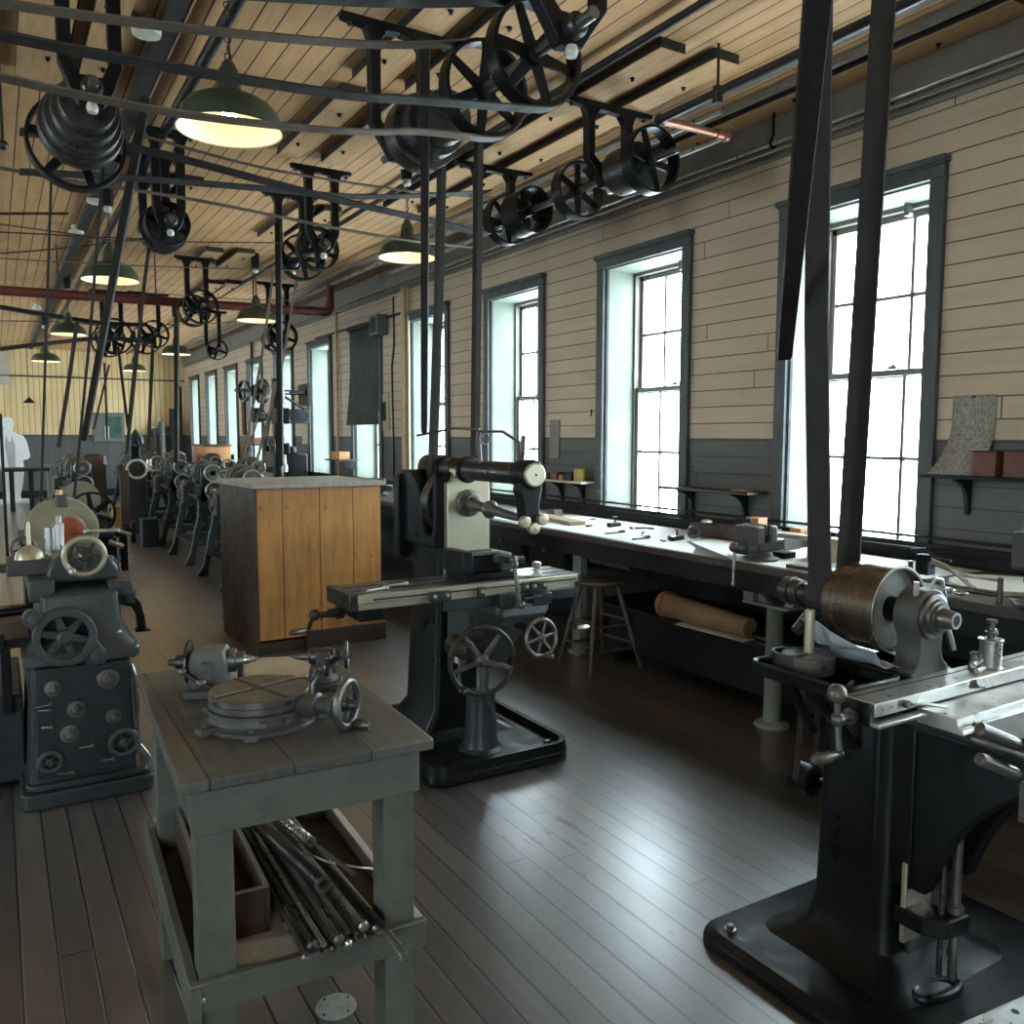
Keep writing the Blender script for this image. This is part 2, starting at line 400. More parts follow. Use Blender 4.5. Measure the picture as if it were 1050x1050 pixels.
# ---------------------------------------------------------------- the room
WX, YE, YB, XL, ZC = 4.54, 24.9, -4.2, -4.4, 3.76
Y0, SP, KS = 2.884, 2.0, list(range(-3, 11))
O0, O1, SILL, HEAD = .085, 1.07, .885, 3.02
struct('floor', 'floor_boards', MB().bb(XL, WX+.42, YB, YE, -.15, 0))
struct('ceiling', 'ceiling_boards', MB().bb(XL, WX+.42, YB, YE+.3, ZC, ZC+.15))
struct('wall_end', 'end_boards', MB().bb(XL, WX+.42, YE, YE+.3, 0, ZC))
mb = MB(); KB = [-3.0]; prev = XL  # unseen back window, added to let in more daylight
for x in KB: mb.bb(prev, x+O0, YB-.42, YB, 0, ZC).bb(x+O0, x+O1, YB-.42, YB, 0, SILL).bb(x+O0, x+O1, YB-.42, YB, HEAD, ZC); prev = x+O1
mb.bb(prev, WX+.42, YB-.42, YB, 0, ZC)
struct('wall_back', 'wall_boards', mb)
mb = MB(); prev = YB
for k in KS:
    a = Y0+SP*k+O0; b = Y0+SP*k+O1
    mb.bb(WX, WX+.42, prev, a, 0, ZC); mb.bb(WX, WX+.42, a, b, 0, SILL); mb.bb(WX, WX+.42, a, b, HEAD, ZC); prev = b
mb.bb(WX, WX+.42, prev, YE, 0, ZC)
struct('wall_right', 'wall_boards', mb)
mb = MB(); KL = [-3, 0, 3, 5, 6, 7, 8, 9, 10]; prev = YB  # unseen left windows, their number and places set for the fill light
for k in KL:
    a = Y0+SP*k+O0; b = Y0+SP*k+O1
    mb.bb(XL-.42, XL, prev, a, 0, ZC); mb.bb(XL-.42, XL, a, b, 0, SILL); mb.bb(XL-.42, XL, a, b, HEAD, ZC); prev = b
mb.bb(XL-.42, XL, prev, YE, 0, ZC)
struct('wall_left', 'wall_boards', mb)
def dup_portal(loc, rot):
    L = bpy.data.lights.new('window_portal', 'AREA'); L.shape = 'RECTANGLE'; L.size = 2.1; L.size_y = .96; L.energy = 1
    L.cycles.is_portal = True
    o = bpy.data.objects.new('window_portal', L); COL.objects.link(o); o.location = loc; o.rotation_euler = rot; return o
# window prototype at local origin (wall face, right hand casing edge, floor)
def window():
    w = thing('window_1', None, None, (0,0,0), local=True, kind='structure')
    part(w, 'casing', 'casing', MB().bb(-.035, .0, 0, .09, SILL-.1, 3.02), bev=.004)
    part(w, 'casing', 'casing', MB().bb(-.035, .0, 1.067, 1.157, SILL-.1, 3.02), bev=.004)
    part(w, 'head_casing', 'casing', MB().bb(-.04, 0, 0, 1.157, 3.02, 3.10).bb(-.065, 0, -.012, 1.169, 3.10, 3.135).bb(-.05, 0, 0, 1.157, 3.085, 3.10), bev=.004)
    part(w, 'jamb', 'mint', MB().bb(.0, .30, O0, O0+.012, SILL, HEAD))
    part(w, 'jamb', 'mint', MB().bb(.0, .30, O1-.012, O1, SILL, HEAD))
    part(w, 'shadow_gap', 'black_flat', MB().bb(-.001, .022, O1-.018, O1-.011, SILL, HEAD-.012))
    part(w, 'soffit', 'mint', MB().bb(.0, .30, O0, O1, HEAD-.012, HEAD))
    part(w, 'window_sill', 'casing', MB().bb(-.06, .30, O0-.06, O1+.06, SILL-.04, SILL+.005), bev=.006)
    y0, y1 = O0, O1
    fr = MB().bb(.30, .40, y0, y0+.035, SILL, HEAD).bb(.30, .40, y1-.035, y1, SILL, HEAD).bb(.30, .40, y0, y1, HEAD-.04, HEAD).bb(.30, .40, y0, y1, SILL, SILL+.02)
    part(w, 'window_frame', 'sash', fr)
    a, b = y0+.035, y1-.035
    for nm, x, z0, z1 in (('upper_sash', .355, 1.97, HEAD-.04), ('lower_sash', .315, SILL+.02, 2.02)):
        t = .034
        s = part(w, nm, 'sash', MB().bb(x, x+.036, a, a+t, z0, z1).bb(x, x+.036, b-t, b, z0, z1).bb(x, x+.036, a, b, z0, z0+.045).bb(x, x+.036, a, b, z1-.04, z1), bev=.004)
        q = MB()
        for i in (1, 2):
            y = a + t + (b-a-2*t)*i/3; q.bb(x+.006, x+.03, y-.011, y+.011, z0+.04, z1-.04)
        zm = (z0+z1)/2; q.bb(x+.006, x+.03, a+t, b-t, zm-.011, zm+.011)
        part(s, 'muntin', 'sash', q)
        part(s, 'pane', 'glass', MB().bb(x+.016, x+.02, a+t*.5, b-t*.5, z0+.03, z1-.03))
    part(w, 'sash_lock', 'steel_mid', MB().b(.30, .5, 2.03, .04, .06, .018).c((.295, .5, 2.03), (.295, .5, 2.05), .012))
    part(w, 'sash_pulley', 'steel_mid', MB().b(.27, .42, HEAD-.05, .05, .03, .07).c((.25, .42, HEAD-.07), (.29, .42, HEAD-.07), .018))
    part(w, 'sash_chain', 'steel', MB().c((.34, y1-.02, 2.05), (.34, y1-.02, HEAD-.06), .005, n=6))
    return w
w1 = window(); w1.location = (WX, Y0, 0)
for k in KS:
    if k: dup(w1, (WX, Y0+SP*k, 0), name='window_%d' % (k+1 if k > 0 else 11-k))
for k in KS:     # daylight is sampled through the window openings
    L = bpy.data.lights.new('window_portal', 'AREA'); L.shape = 'RECTANGLE'; L.size = 2.1; L.size_y = .96; L.energy = 1
    L.cycles.is_portal = True
    o = bpy.data.objects.new('window_portal', L); COL.objects.link(o); o.location = (WX+.46, Y0+SP*k+.578, (SILL+HEAD)/2); o.rotation_euler = (0, PI/2, 0)
for k in KL:
    w = dup(w1, (XL, Y0+SP*k+1.157, 0), rz=PI, name='window_%d' % (20+k))
    L = bpy.data.lights.new('window_portal', 'AREA'); L.shape = 'RECTANGLE'; L.size = 2.1; L.size_y = .96; L.energy = 1
    L.cycles.is_portal = True
    o = bpy.data.objects.new('window_portal', L); COL.objects.link(o); o.location = (XL-.46, Y0+SP*k+.578, (SILL+HEAD)/2); o.rotation_euler = (0, -PI/2, 0)
for i, x in enumerate(KB):
    dup(w1, (x+1.157, YB, 0), rz=-PI/2, name='window_%d' % (50+i)); q = dup_portal((x+.578, YB-.46, (SILL+HEAD)/2), Matrix(((0,1,0),(0,0,-1),(-1,0,0))).to_euler())
# cornice mouldings and ledger along the top of the window wall
struct('trim_1', 'trim_grey', MB().bb(WX-.022, WX, YB, YE, 3.43, 3.49).bb(WX-.045, WX, YB, YE, 3.49, 3.52).bb(WX-.03, WX, YB, YE, 3.52, ZC), bev=.004)
struct('trim_2', 'trim_grey', MB().bb(3.98, 4.06, YB, YE, ZC-.028, ZC).bb(4.20, 4.24, YB, YE, ZC-.05, ZC), bev=.004)
struct('trim_3', 'casing', MB().bb(XL, WX, YE-.03, YE, 1.56, 1.60), bev=.004)
struct('trim_4', 'casing', MB().bb(XL, WX, YE-.03, YE, 3.05, 3.09), bev=.004)
struct('baseboard_right', 'bench_paint', MB().bb(WX-.025, WX, YB, YE, 0, .18), bev=.004)
struct('baseboard_end', 'bench_paint', MB().bb(XL, WX-.025, YE-.025, YE, 0, .18), bev=.004)

# ---------------------------------------------------------------- daylight
wd = bpy.data.worlds.new('sky'); SC.world = wd; wd.use_nodes = True
bg = wd.node_tree.nodes['Background']; bg.inputs[0].default_value = (.75, .885, 1.0, 1); bg.inputs[1].default_value = 21.0
SC.view_settings.view_transform = 'Standard'; SC.view_settings.look = 'None'; SC.view_settings.gamma = 1; SC.view_settings.exposure = 0.32
SC.cycles.max_bounces = 10; SC.cycles.diffuse_bounces = 6; SC.cycles.glossy_bounces = 4; SC.cycles.transparent_max_bounces = 12
SC.cycles.sample_clamp_indirect = 6.0; SC.cycles.caustics_reflective = False; SC.cycles.caustics_refractive = False
SC.cycles.use_denoising = True
# ================================================================= work table in the foreground
T0 = V(.61, 2.30, 0); TR = math.radians(-2.5)
def TL(x, y, z=0):      # table-local to world
    return V(T0.x + x*math.cos(TR) - y*math.sin(TR), T0.y + x*math.sin(TR) + y*math.cos(TR), z)
t = thing('work_table', 'grey-green painted wooden work table carrying the round rotary table in the foreground', 'table', T0, TR, local=True)
part(t, 'tabletop', 'tabletop_boards', MB().bb(-.29, .29, -.475, .475, .842, .87), bev=.005)
ap = MB().bb(-.262, .262, -.45, -.428, .735, .842).bb(-.262, .262, .428, .45, .735, .842).bb(-.262, -.24, -.428, .428, .735, .842).bb(.24, .262, -.428, .428, .735, .842)
part(t, 'apron', 'table_paint', ap, bev=.003)
for x in (-.215, .215):
    for y in (-.385, .385): part(t, 'leg', 'table_paint', MB().bb(x-.04, x+.04, y-.04, y+.04, 0, .84), bev=.004)
part(t, 'stretcher', 'table_paint', MB().bb(-.28, .28, -.448, -.426, .33, .40), bev=.003)
part(t, 'stretcher', 'table_paint', MB().bb(-.28, .28, .426, .448, .33, .40), bev=.003)
part(t, 'stretcher', 'table_paint', MB().bb(-.280, -.257, -.46, .50, .30, .395), bev=.003)
part(t, 'stretcher', 'shelf_pale', MB().bb(.257, .280, -.424, .46, .33, .395), bev=.003)
part(t, 'shelf', 'wood_dark', MB().bb(-.255, .255, -.424, .424, .335, .352), bev=.003)
part(t, 'bolt', 'steel', MB().s((-.255, -.452, .365), .008, (1,.6,1)))
bolts(t, [(-.23+.115*i, -.44+.03*(i%2), .87) for i in range(5)], 'z', .004, .0015, 'steel_dark', 'nail')
# pale board on the shelf under the box
solo('board', 'shelf_pale', MB().b(*TL(-.10, -.27, .357), .20, .26, .01, rz=TR), 'pale thin board lying on the lower shelf of the work table', 'board', bev=.002)
# open wooden box
bx = thing('tool_box', 'open grey wooden box on the lower shelf behind the table leg', 'box', TL(-.135, 0, .362), TR, local=True)
part(bx, 'side', 'wood_dark', MB().bb(-.075, -.062, -.25, .35, 0, .115), bev=.002); part(bx, 'side', 'wood_dark', MB().bb(.062, .075, -.25, .35, 0, .115), bev=.002)
part(bx, 'end', 'wood_dark', MB().bb(-.062, .062, -.25, -.237, 0, .115), bev=.002); part(bx, 'end', 'wood_grey', MB().bb(-.062, .062, .337, .35, 0, .115), bev=.002)
part(bx, 'rim', 'wood_grey', MB().bb(-.075,-.062,-.25,.35,.115,.117).bb(.062,.075,-.25,.35,.115,.117).bb(-.062,.062,-.25,-.237,.115,.117)); part(bx, 'bottom', 'wood_dark', MB().bb(-.062, .062, -.237, .337, 0, .012))
# bars on the shelf
rng = random.Random(11)
bars = []
def bar(x0, y0, z0, x1, y1, z1, r, name, label, m='steel_mid', grp=None, knob=0):
    a, b = TL(x0, y0, z0), TL(x1, y1, z1)
    mb = MB().c(a, b, r, n=10)
    if knob:
        d = (b-a).normalized(); mb.l(b - d*.012, d, [(0, r), (.004, r*1.9), (.014, r*1.9), (.018, r*.8)], 10)
    return solo(name, m, mb, label, 'bar', grp)
for i in range(20):
    f = i/19; lay = (i*7) % 3
    x0 = -.045 + .165*f + rng.uniform(-.008, .008); x1 = -.035 + .20*f + rng.uniform(-.012, .012)
    y0 = .40 - rng.uniform(0, .10); z0 = .366 + .020*lay + rng.uniform(0,.004); z1 = .411 + .013*lay
    bar(x0, y0, z0, x1, -.455 - rng.uniform(0, .04), z1, .0045 + .0012*(i % 3), 'steel_bar', 'thin steel bar lying in the bundle on the lower shelf', ['steel','steel_mid','steel_dark','steel_mid','steel'][i % 5], 'steel bars bundled on the shelf under the table', knob=(i % 2 == 0))
bar(.09, .40, .445, .180, -.560, .405, .0055, 'steel_rod', 'upper bright rod poking out past the front right table leg', 'steel')
bar(.10, .38, .43, .160, -.575, .404, .005, 'steel_rod', 'lower bright rod poking out past the front right table leg', 'steel')
o = thing('tube', 'thick dark tube with a capped end lying on top of the bar bundle', 'tube', TL(-.01, -.05, .42))
a, b = TL(-.03, .36, .455), TL(.06, -.30, .478); d = (b-a).normalized()
part(o, 'barrel', 'steel_dark', MB().c(a, b, .021, n=20)); part(o, 'end_ring', 'steel_mid', MB().ring(b, d, .013, .0215, -.002, .004, 20)); part(o, 'end_plug', 'steel_dark', MB().l(b - d*.004, d, [(0,.013),(.004,.012),(.0045,.004),(.009,.0035)], 12))
# long coil spring on its rod
a, b = TL(.018, .36, .462), TL(.098, -.06, .474); d = (b-a); L_ = d.length; d.normalize(); e1, e2, _ = basis(d)
sp = [a + d*(L_*k/440) + (e1*math.cos(2*PI*k/12) + e2*math.sin(2*PI*k/12))*.0115 for k in range(441)]
o = thing('coil_spring', 'long coil spring wound on a rod on top of the bar bundle', 'spring', a)
part(o, 'coil', 'steel', MB().t(sp, .0032, 5)); part(o, 'rod', 'steel_mid', MB().c(a - d*.03, b + d*.24, .006, n=8)); part(o, 'tail', 'steel', MB().t([a, a + V(.012,.012,.012), a + V(.035,.0,.014), a+V(.05,-.01,.01)], .003, 6))
o = solo('hooked_rod', 'steel', MB().t([TL(.07, -.12, .474), TL(.105, -.19, .474), TL(.17, -.25, .47), TL(.20, -.262, .466), TL(.225, -.33, .458)], .0035, 6), 'thin bent wire rod lying across the bar bundle', 'rod')
# round floor plate
o = thing('floor_plate', 'round metal cover plate set in the floor below the work table', 'cover', (.751, 2.19, 0))
part(o, 'disc', 'cover_plate', MB().l((.751, 2.19, 0), 'z', [(0,.057),(.003,.057),(.004,.054)], 32)); bolts(o, [(.751+.046*math.cos(q), 2.19+.046*math.sin(q), .004) for q in (.4, 2.0, 3.6, 5.2)], 'z', .004, .002, 'steel_dark')

# ---- rotary table with its worm wheel
RC = TL(-.05, -.14, .87)
o = thing('rotary_table', 'round slotted rotary table with a side handwheel on the work table', 'rotary table', RC, TR, local=True)
oo = V(0,0,0)
part(o, 'base', 'iron_grey', MB().l((0,0,0), 'z', [(0,.144),(.010,.144),(.013,.134),(.02,.125),(.048,.121)], 48), bev=.002)
for q in (200, 250, -20, 60, 130):
    e = V(math.cos(math.radians(q)), math.sin(math.radians(q)), 0)
    part(o, 'lug', 'iron_grey', MB().b(e.x*.147, e.y*.147, .009, .05, .034, .018, rz=math.radians(q)).c((e.x*.152, e.y*.152, .018), (e.x*.152, e.y*.152, .026), .008, n=6), bev=.003)
disc = part(o, 'table_disc', 'steel_mid', MB().l((0,0,0), 'z', [(.048,.118),(.051,.125),(.064,.125),(.066,.123),(.068,.125),(.083,.125),(.0855,.122)], 64))
for q in (20, 110):
    g = math.radians(q); part(disc, 'slot', 'black_flat', MB().b(0,0,.0858, .244, .011, .0012, rz=g).b(0, 0, .072, .2515, .022, .010, rz=g))
part(disc, 'slot_edge', 'steel_pale', MB().b(-.0025, .008, .086, .238, .005, .0016, rz=math.radians(20)))
part(disc, 'centre_hole', 'black_flat', MB().l((0,0,.0855), 'z', [(0,.012),(.0014,.012)], 20))
part(o, 'scale_ring', 'iron_grey', MB().ring((0,0,.038), 'z', .110, .129, 0, .009, 64))
dv = V(math.cos(math.radians(-44)), math.sin(math.radians(-44)), 0)
part(o, 'worm_housing', 'iron_grey', MB().l(dv*.12 + V(0,0,.055), dv, [(0,.03),(.045,.03),(.05,.022),(.075,.02),(.08,.026),(.09,.026),(.095,.016),(.12,.012)], 20))
part(o, 'clamp_lever', 'steel_dark', MB().t([dv*.15 + V(0,0,.07), dv*.15 + V(0,0,.105), dv*.165 + V(.012,.02,.135)], .008, 8).s(dv*.167 + V(.014,.022,.14), .012))
part(o, 'clamp_bolt', 'steel_mid', MB().c((.085,-.092,.03), (.10,-.108,.03), .011, n=6)); part(o, 'clamp_bolt', 'steel_mid', MB().c((-.02,-.118,.03), (-.022,-.134,.03), .008, n=8)); part(o, 'clamp_bolt', 'steel_mid', MB().c((.03,-.116,.03), (.038,-.134,.03), .006, n=8))
handwheel(o, dv*.245 + V(0,0,.063), dv, .066, rim=.0105, mat='steel_mid', smat='steel_dark', n=4, hub=.016, handle=1, hl=.055, a0=1.3)

# ---- dividing head and tailstock behind the rotary table
AXD = V(math.cos(math.radians(-22)), math.sin(math.radians(-22)), 0); PD = V(-AXD.y, AXD.x, 0)
DC = TL(-.15, .185, .87)
o = thing('dividing_head', 'grey dividing head with a crank and pointed centre at the back left of the table', 'dividing head', DC, math.atan2(AXD.y, AXD.x), local=True)
part(o, 'base', 'iron_grey', MB().bb(-.03, .10, -.075, .065, 0, .022), bev=.004)
part(o, 'body', 'iron_pale', MB().p([(-.02,.02),(.085,.02),(.085,.10),(.075,.128),(-.01,.128),(-.02,.10)], 'y', -.05, .05), bev=.008)
part(o, 'index_plate', 'steel_dark', MB().l((-.022, 0, .09), (-1,0,0), [(0,.062),(.006,.062),(.0065,.05)], 40).l((-.03,0,.09), (-1,0,0), [(0,.02),(.03,.02),(.032,.01),(.05,.009)], 16))
part(o, 'spindle', 'steel_mid', MB().l((.085, 0, .09), (1,0,0), [(0,.034),(.018,.034),(.02,.026),(.04,.026)], 24))
part(o, 'driver', 'steel_dark', MB().bb(.108, .124, -.018, .018, .035, .105), bev=.003)
part(o, 'centre_point', 'steel_pale', MB().l((.125, 0, .09), (1,0,0), [(0,.013),(.012,.013),(.045,.0005)], 16))
cr = part(o, 'crank', 'steel_dark', MB().t([(-.03,-.06,.075), (.02,-.085,.05), (.06,-.10,.035), (.085,-.11,.03)], .0065, 8))
for q, r in (((-.03,-.06,.078), .012), ((.022,-.086,.05), .014), ((.085,-.11,.03), .015)): part(cr, 'ball', 'steel_mid', MB().s(q, r))
part(o, 'side_boss', 'iron_grey', MB().l((.03,-.05,.06), (0,-1,0), [(0,.028),(.012,.028),(.014,.018),(.03,.016)], 20).bb(.018,.045,-.07,-.05,.06,.10), bev=.002)
TC = DC + AXD*.345
o = thing('tailstock', 'grey tailstock with a small handwheel at the right edge of the work table', 'tailstock', TC, math.atan2(AXD.y, AXD.x), local=True)
part(o, 'base', 'iron_grey', MB().bb(-.045, .055, -.05, .05, 0, .02).l((.0,0,.02), 'z', [(0,.045),(.03,.04),(.05,.036)], 20), bev=.004)
part(o, 'column', 'iron_grey', MB().bb(-.035, .04, -.028, .028, .045, .072), bev=.006)
part(o, 'body', 'steel_dark', MB().l((-.04,0,.092), (1,0,0), [(0,.018),(.004,.023),(.07,.025),(.075,.018),(.095,.014)], 20).bb(-.02,.02,-.03,.03,.07,.11), bev=.003)
part(o, 'centre_point', 'steel_mid', MB().l((-.04,0,.092), (-1,0,0), [(0,.012),(.02,.011),(.05,.001)], 14))
handwheel(o, (.068, 0, .092), (1,0,0), .042, rim=.006, mat='steel_dark', n=5, hub=.01)
part(o, 'clamp_lever', 'steel_dark', MB().t([(.01,-.03,.04),(.015,-.055,.06),(.02,-.06,.10)], .006, 8).s((.02,-.06,.10), .010))
pl = solo('wooden_plank', 'plank_pale', MB().b(*TL(.075, .27, .882), .23, .25, .022, rz=math.radians(-22)), 'pale wooden plank lying on the table between dividing head and tailstock', 'plank', bev=.003)
solo('steel_bed', 'steel_mid', MB().b(*TL(.03, .10, .882), .30, .045, .02, rz=math.radians(-20)).b(*TL(.03, .10, .893), .30, .012, .006, rz=math.radians(-20)), 'narrow steel bed rail between the dividing head and tailstock feet', 'rail', bev=.002)

# ================================================================= grinding machine at the left
G = thing('grinding_machine', 'grey-green cast iron grinding machine with a spoked wheel cover at the left edge', 'machine', (.28, 4.6, 0))
fy = 4.10
part(G, 'plinth', 'iron_slate', MB().p(rrect(.03, fy-.06, .56, 5.0, .05), 'z', 0, .07).p(rrect(.05, fy-.04, .54, 4.98, .05), 'z', .07, .10), bev=.008)
part(G, 'pedestal', 'iron_slate', MB().lo([[V(x,y,.09) for x,y in rrect(.06,fy,.50,4.9,.03)], [V(x,y,.61) for x,y in rrect(.09,fy+.02,.485,4.9,.03)]]), bev=.004)
part(G, 'front_plate', 'iron_slate', MB().p([(.095,.12),(.475,.12),(.465,.60),(.105,.60)], 'y', fy-.012, fy+.02), bev=.003)
part(G, 'cap', 'iron_teal', MB().p(rrect(.06, fy-.035, .52, 4.95, .04), 'z', .61, .665), bev=.012)
part(G, 'neck', 'iron_teal', MB().lo([[V(x,y,.66) for x,y in rrect(.075,fy-.02,.51,4.95,.05)], [V(x,y,.72) for x,y in rrect(.13,fy+.02,.455,4.9,.05)], [V(x,y,.90) for x,y in rrect(.14,fy+.03,.445,4.9,.04)]]), bev=.006)
# bed running back from the pedestal
part(G, 'bed', 'iron_teal', MB().bb(.10, .20, 4.25, 6.6, .86, .96).bb(.42, .52, 4.25, 6.6, .86, .93).bb(.2, .42, 4.4, 6.6, .84, .87), bev=.008)
part(G, 'bed_leg', 'iron_black', MB().p([(.50,.88),(.57,.86),(.62,.78),(.64,.55),(.66,.3),(.66,.02),(.70,.0),(.58,.0),(.60,.02),(.60,.3),(.57,.60),(.50,.70)], 'y', 6.2, 6.28), bev=.006)
part(G, 'bed_leg', 'iron_black', MB().bb(.12, .45, 6.0, 6.5, 0, .86), bev=.01)
# the spoked gear cover on the front
gc = V(.222, fy-.02, .735)
outl = []
for k in range(48):
    q = math.radians(360*k/48); outl.append((gc.x + .128*math.cos(q), gc.z + .128*math.sin(q)))
cv = part(G, 'wheel_cover', 'iron_teal', MB().ring(gc, 'y', .092, .125, -.035, .03, 48).l((.105, fy-.03, .825), 'y', [(-.02,.034),(-.015,.04),(.05,.04)], 28).l((.335, fy-.03, .645), 'y', [(-.02,.03),(-.015,.038),(.05,.04)], 28).p([(.30,.60),(.378,.60),(.378,.66),(.35,.70),(.32,.74),(.28,.66)], 'y', fy-.045, fy+.02).p([(.09,.79),(.15,.84),(.2,.855),(.14,.80)], 'y', fy-.045, fy+.02), bev=.006)
for q in spokes_mb(gc, 'y', 6, .02, .1, .042, .026, .022, .25): part(cv, 'spoke', 'iron_teal', q, bev=.005)
part(cv, 'hub', 'iron_teal', MB().l(gc + V(0,-.03,0), 'y', [(-.012,.02),(0,.034),(.05,.036)], 24)); part(cv, 'backing', 'iron_black', MB().l(gc + V(0,.03,0), 'y', [(0,.1),(.01,.1)], 32))
for q in ((.105, fy-.05, .825), (.335, fy-.05, .645)): part(cv, 'bolt', 'iron_grey', MB().l(q, (0,-1,0), [(0,.02),(.01,.02),(.011,.014)], 16))
# knobs and small wheels on the front plate
for px, pz, r in ((.17,.515,.036), (.385,.525,.048), (.255,.41,.04), (.40,.355,.034), (.225,.305,.042)):
    k = part(G, 'knob', 'steel_mid', MB().l((px, fy-.012, pz), (0,-1,0), [(0,r),(.006,r),(.012,r*.92),(.013,r*.62),(.008,r*.58),(.009,r*.3),(.035,r*.28),(.036,r*.1)], 28))
    part(k, 'pointer', 'steel_mid', MB().b(px, fy-.04, pz+r*.35, r*.22, .012, r*.5, ry=.4))
handwheel(G, (.145, fy-.04, .20), (0,-1,0), .052, rim=.011, mat='iron_teal', n=5, hub=.018); handwheel(G, (.435, fy-.045, .235), (0,-1,0), .066, rim=.012, mat='iron_teal', n=4, hub=.02)
for a, b in (((.10,.44),(.16,.455)), ((.11,.425),(.15,.43)), ((.12,.35),(.155,.355)), ((.26,.235),(.31,.245)), ((.17,.115+.02),(.23,.14)), ((.34,.16),(.39,.17))):
    part(G, 'lever', 'iron_grey', MB().c((a[0], fy-.02, a[1]), (b[0], fy-.05, b[1]), .006, n=8).s((b[0], fy-.05, b[1]), .011))
part(G, 'pipe', 'steel_mid', MB().t([(.485, fy+.05, .56), (.50, fy+.02, .5), (.50, fy, .3), (.502, fy, .2), (.54, fy-.03, .14), (.55, fy-.04, .08)], .012, 8))
# upper works: wheel head, big grinding wheel guard, handwheels
part(G, 'carriage', 'iron_teal', MB().p([(.17,.93),(.47,.93),(.47,.985),(.44,1.03),(.40,1.055),(.24,1.055),(.20,1.03),(.18,.985)], 'y', 4.34, 4.80), bev=.014)
handwheel(G, (.325, 4.26, 1.055), (0,-1,0), .095, rim=.0125, mat='steel_tan', smat='steel_dark', n=5, hub=.026, handle=1, hl=.05)
part(G, 'spindle', 'steel_mid', MB().c((.325, 4.26, 1.055), (.325, 4.6, 1.055), .018).c((.325, 4.33, 1.055), (.325, 4.36, 1.055), .04))
part(G, 'slide', 'iron_grey', MB().bb(.02, .20, 4.42, 4.64, .96, 1.03).bb(-.12, .06, 4.5, 4.6, .97, 1.0), bev=.008)
part(G, 'dome', 'steel_tan', MB().l((.115, 4.5, 1.03), 'z', [(0,.062),(.02,.058),(.042,.043),(.056,.022),(.064,.010),(.15,.008),(.17,.005)], 24))
handwheel(G, at(24,562,Y=4.78), (.15,-1,0), .060, rim=.008, mat='steel_mid', smat='steel_dark', n=4, hub=.02, handle=1, hl=.05)
part(G, 'cylinder', 'steel_pale', MB().c((.205, 4.62, 1.03), (.205, 4.62, 1.16), .022, n=20).c((.245, 4.58, 1.02), (.245, 4.58, 1.18), .021, n=20).c((.245, 4.58, 1.18), (.245, 4.58, 1.215), .013).bb(.195,.28,4.52,4.68,1.0,1.035), bev=.003)
gw = part(G, 'wheel_guard', 'stone', MB().l((.285, 5.05, 1.10), 'y', [(-.06,.168),(-.055,.173),(.055,.173),(.06,.168)], 56), bev=.004)
part(gw, 'guard_clip', 'iron_grey', MB().bb(.262, .312, 4.97, 5.12, 1.225, 1.29), bev=.005); part(gw, 'clip_nut', 'brass', MB().c((.275, 5.0, 1.29), (.275, 5.0, 1.315), .015, n=8))
rl = part(G, 'end_disc', 'stone', MB().l((.30, 4.84, 1.118), (0,-1,0), [(0,.082),(.03,.082),(.036,.077)], 44)); part(rl, 'red_label', 'red_label', MB().l((.30, 4.804, 1.118), (0,-1,0), [(0,.067),(.003,.067)], 40)); part(rl, 'label_line', 'black_flat', MB().b(.315, 4.8, 1.10, .085, .002, .003, ry=-.2))
part(G, 'lever_arm', 'steel_pale', MB().c((.37, 4.76, 1.115), (.52, 4.70, 1.12), .010, n=10).s((.375, 4.76, 1.115), .018))
part(G, 'side_bracket', 'iron_teal', MB().bb(.43, .51, 4.6, 4.85, .90, .97).c((.47,4.7,.97),(.47,4.7,.995),.02), bev=.008)
part(G, 'side_table', 'iron_black', MB().bb(-.25, .10, 4.3, 5.2, .66, .70).bb(-.02, .02, 4.35, 4.42, .35, .68).bb(-.2, .0, 4.2, 4.3, .68, .74).c((-.25,4.45,.78),(.1,4.45,.80),.02), bev=.004)
part(G, 'cover_box', 'iron_slate', MB().bb(-.2, .06, 4.4, 5.2, .02, .42), bev=.01)
part(G, 'side_rail', 'iron_teal', MB().bb(.49, .545, 4.35, 5.3, .825, .86).bb(.42,.54,4.36,4.46,.80,.84).bb(.42,.54,5.1,5.2,.80,.84), bev=.006); part(G, 'bracket_leg', 'iron_black', MB().p([(.49,.83),(.545,.83),(.575,.79),(.59,.72),(.595,.66),(.62,.645),(.545,.645),(.562,.66),(.555,.73),(.53,.775),(.49,.785)], 'y', 4.42, 4.50), bev=.006)
# small items beside it
solo('metal_tray', 'steel_pale', MB().b(1.30, 11.8, .025, .30, .22, .05, rz=.2).b(1.24, 11.78, .075, .1, .07, .05, rz=.5).b(1.36, 11.82, .075, .09, .07, .05), 'bright small metal tray of parts lying on the aisle floor', 'tray', bev=.004)

# ================================================================= wooden cabinet
cb = thing('cabinet', 'large golden-brown boarded wooden cabinet with a dark grey top in the aisle', 'cabinet', (1.58, 6.17, 0), math.radians(2.2), local=True)
xs_ = (0, .198, .482, .748, .98)
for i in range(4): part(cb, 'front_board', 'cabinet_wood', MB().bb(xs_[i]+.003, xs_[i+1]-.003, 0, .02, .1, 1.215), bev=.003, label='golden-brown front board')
part(cb, 'backing', 'black_flat', MB().bb(.01, .97, .012, .024, .1, 1.21))
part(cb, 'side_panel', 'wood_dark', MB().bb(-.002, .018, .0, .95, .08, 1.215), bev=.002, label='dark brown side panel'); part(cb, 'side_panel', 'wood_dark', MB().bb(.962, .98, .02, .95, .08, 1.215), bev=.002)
part(cb, 'back_panel', 'wood_dark', MB().bb(.018, .962, .93, .95, .08, 1.215))
part(cb, 'top', 'grey_top', MB().bb(-.025, 1.01, -.03, .98, 1.215, 1.25), bev=.005)
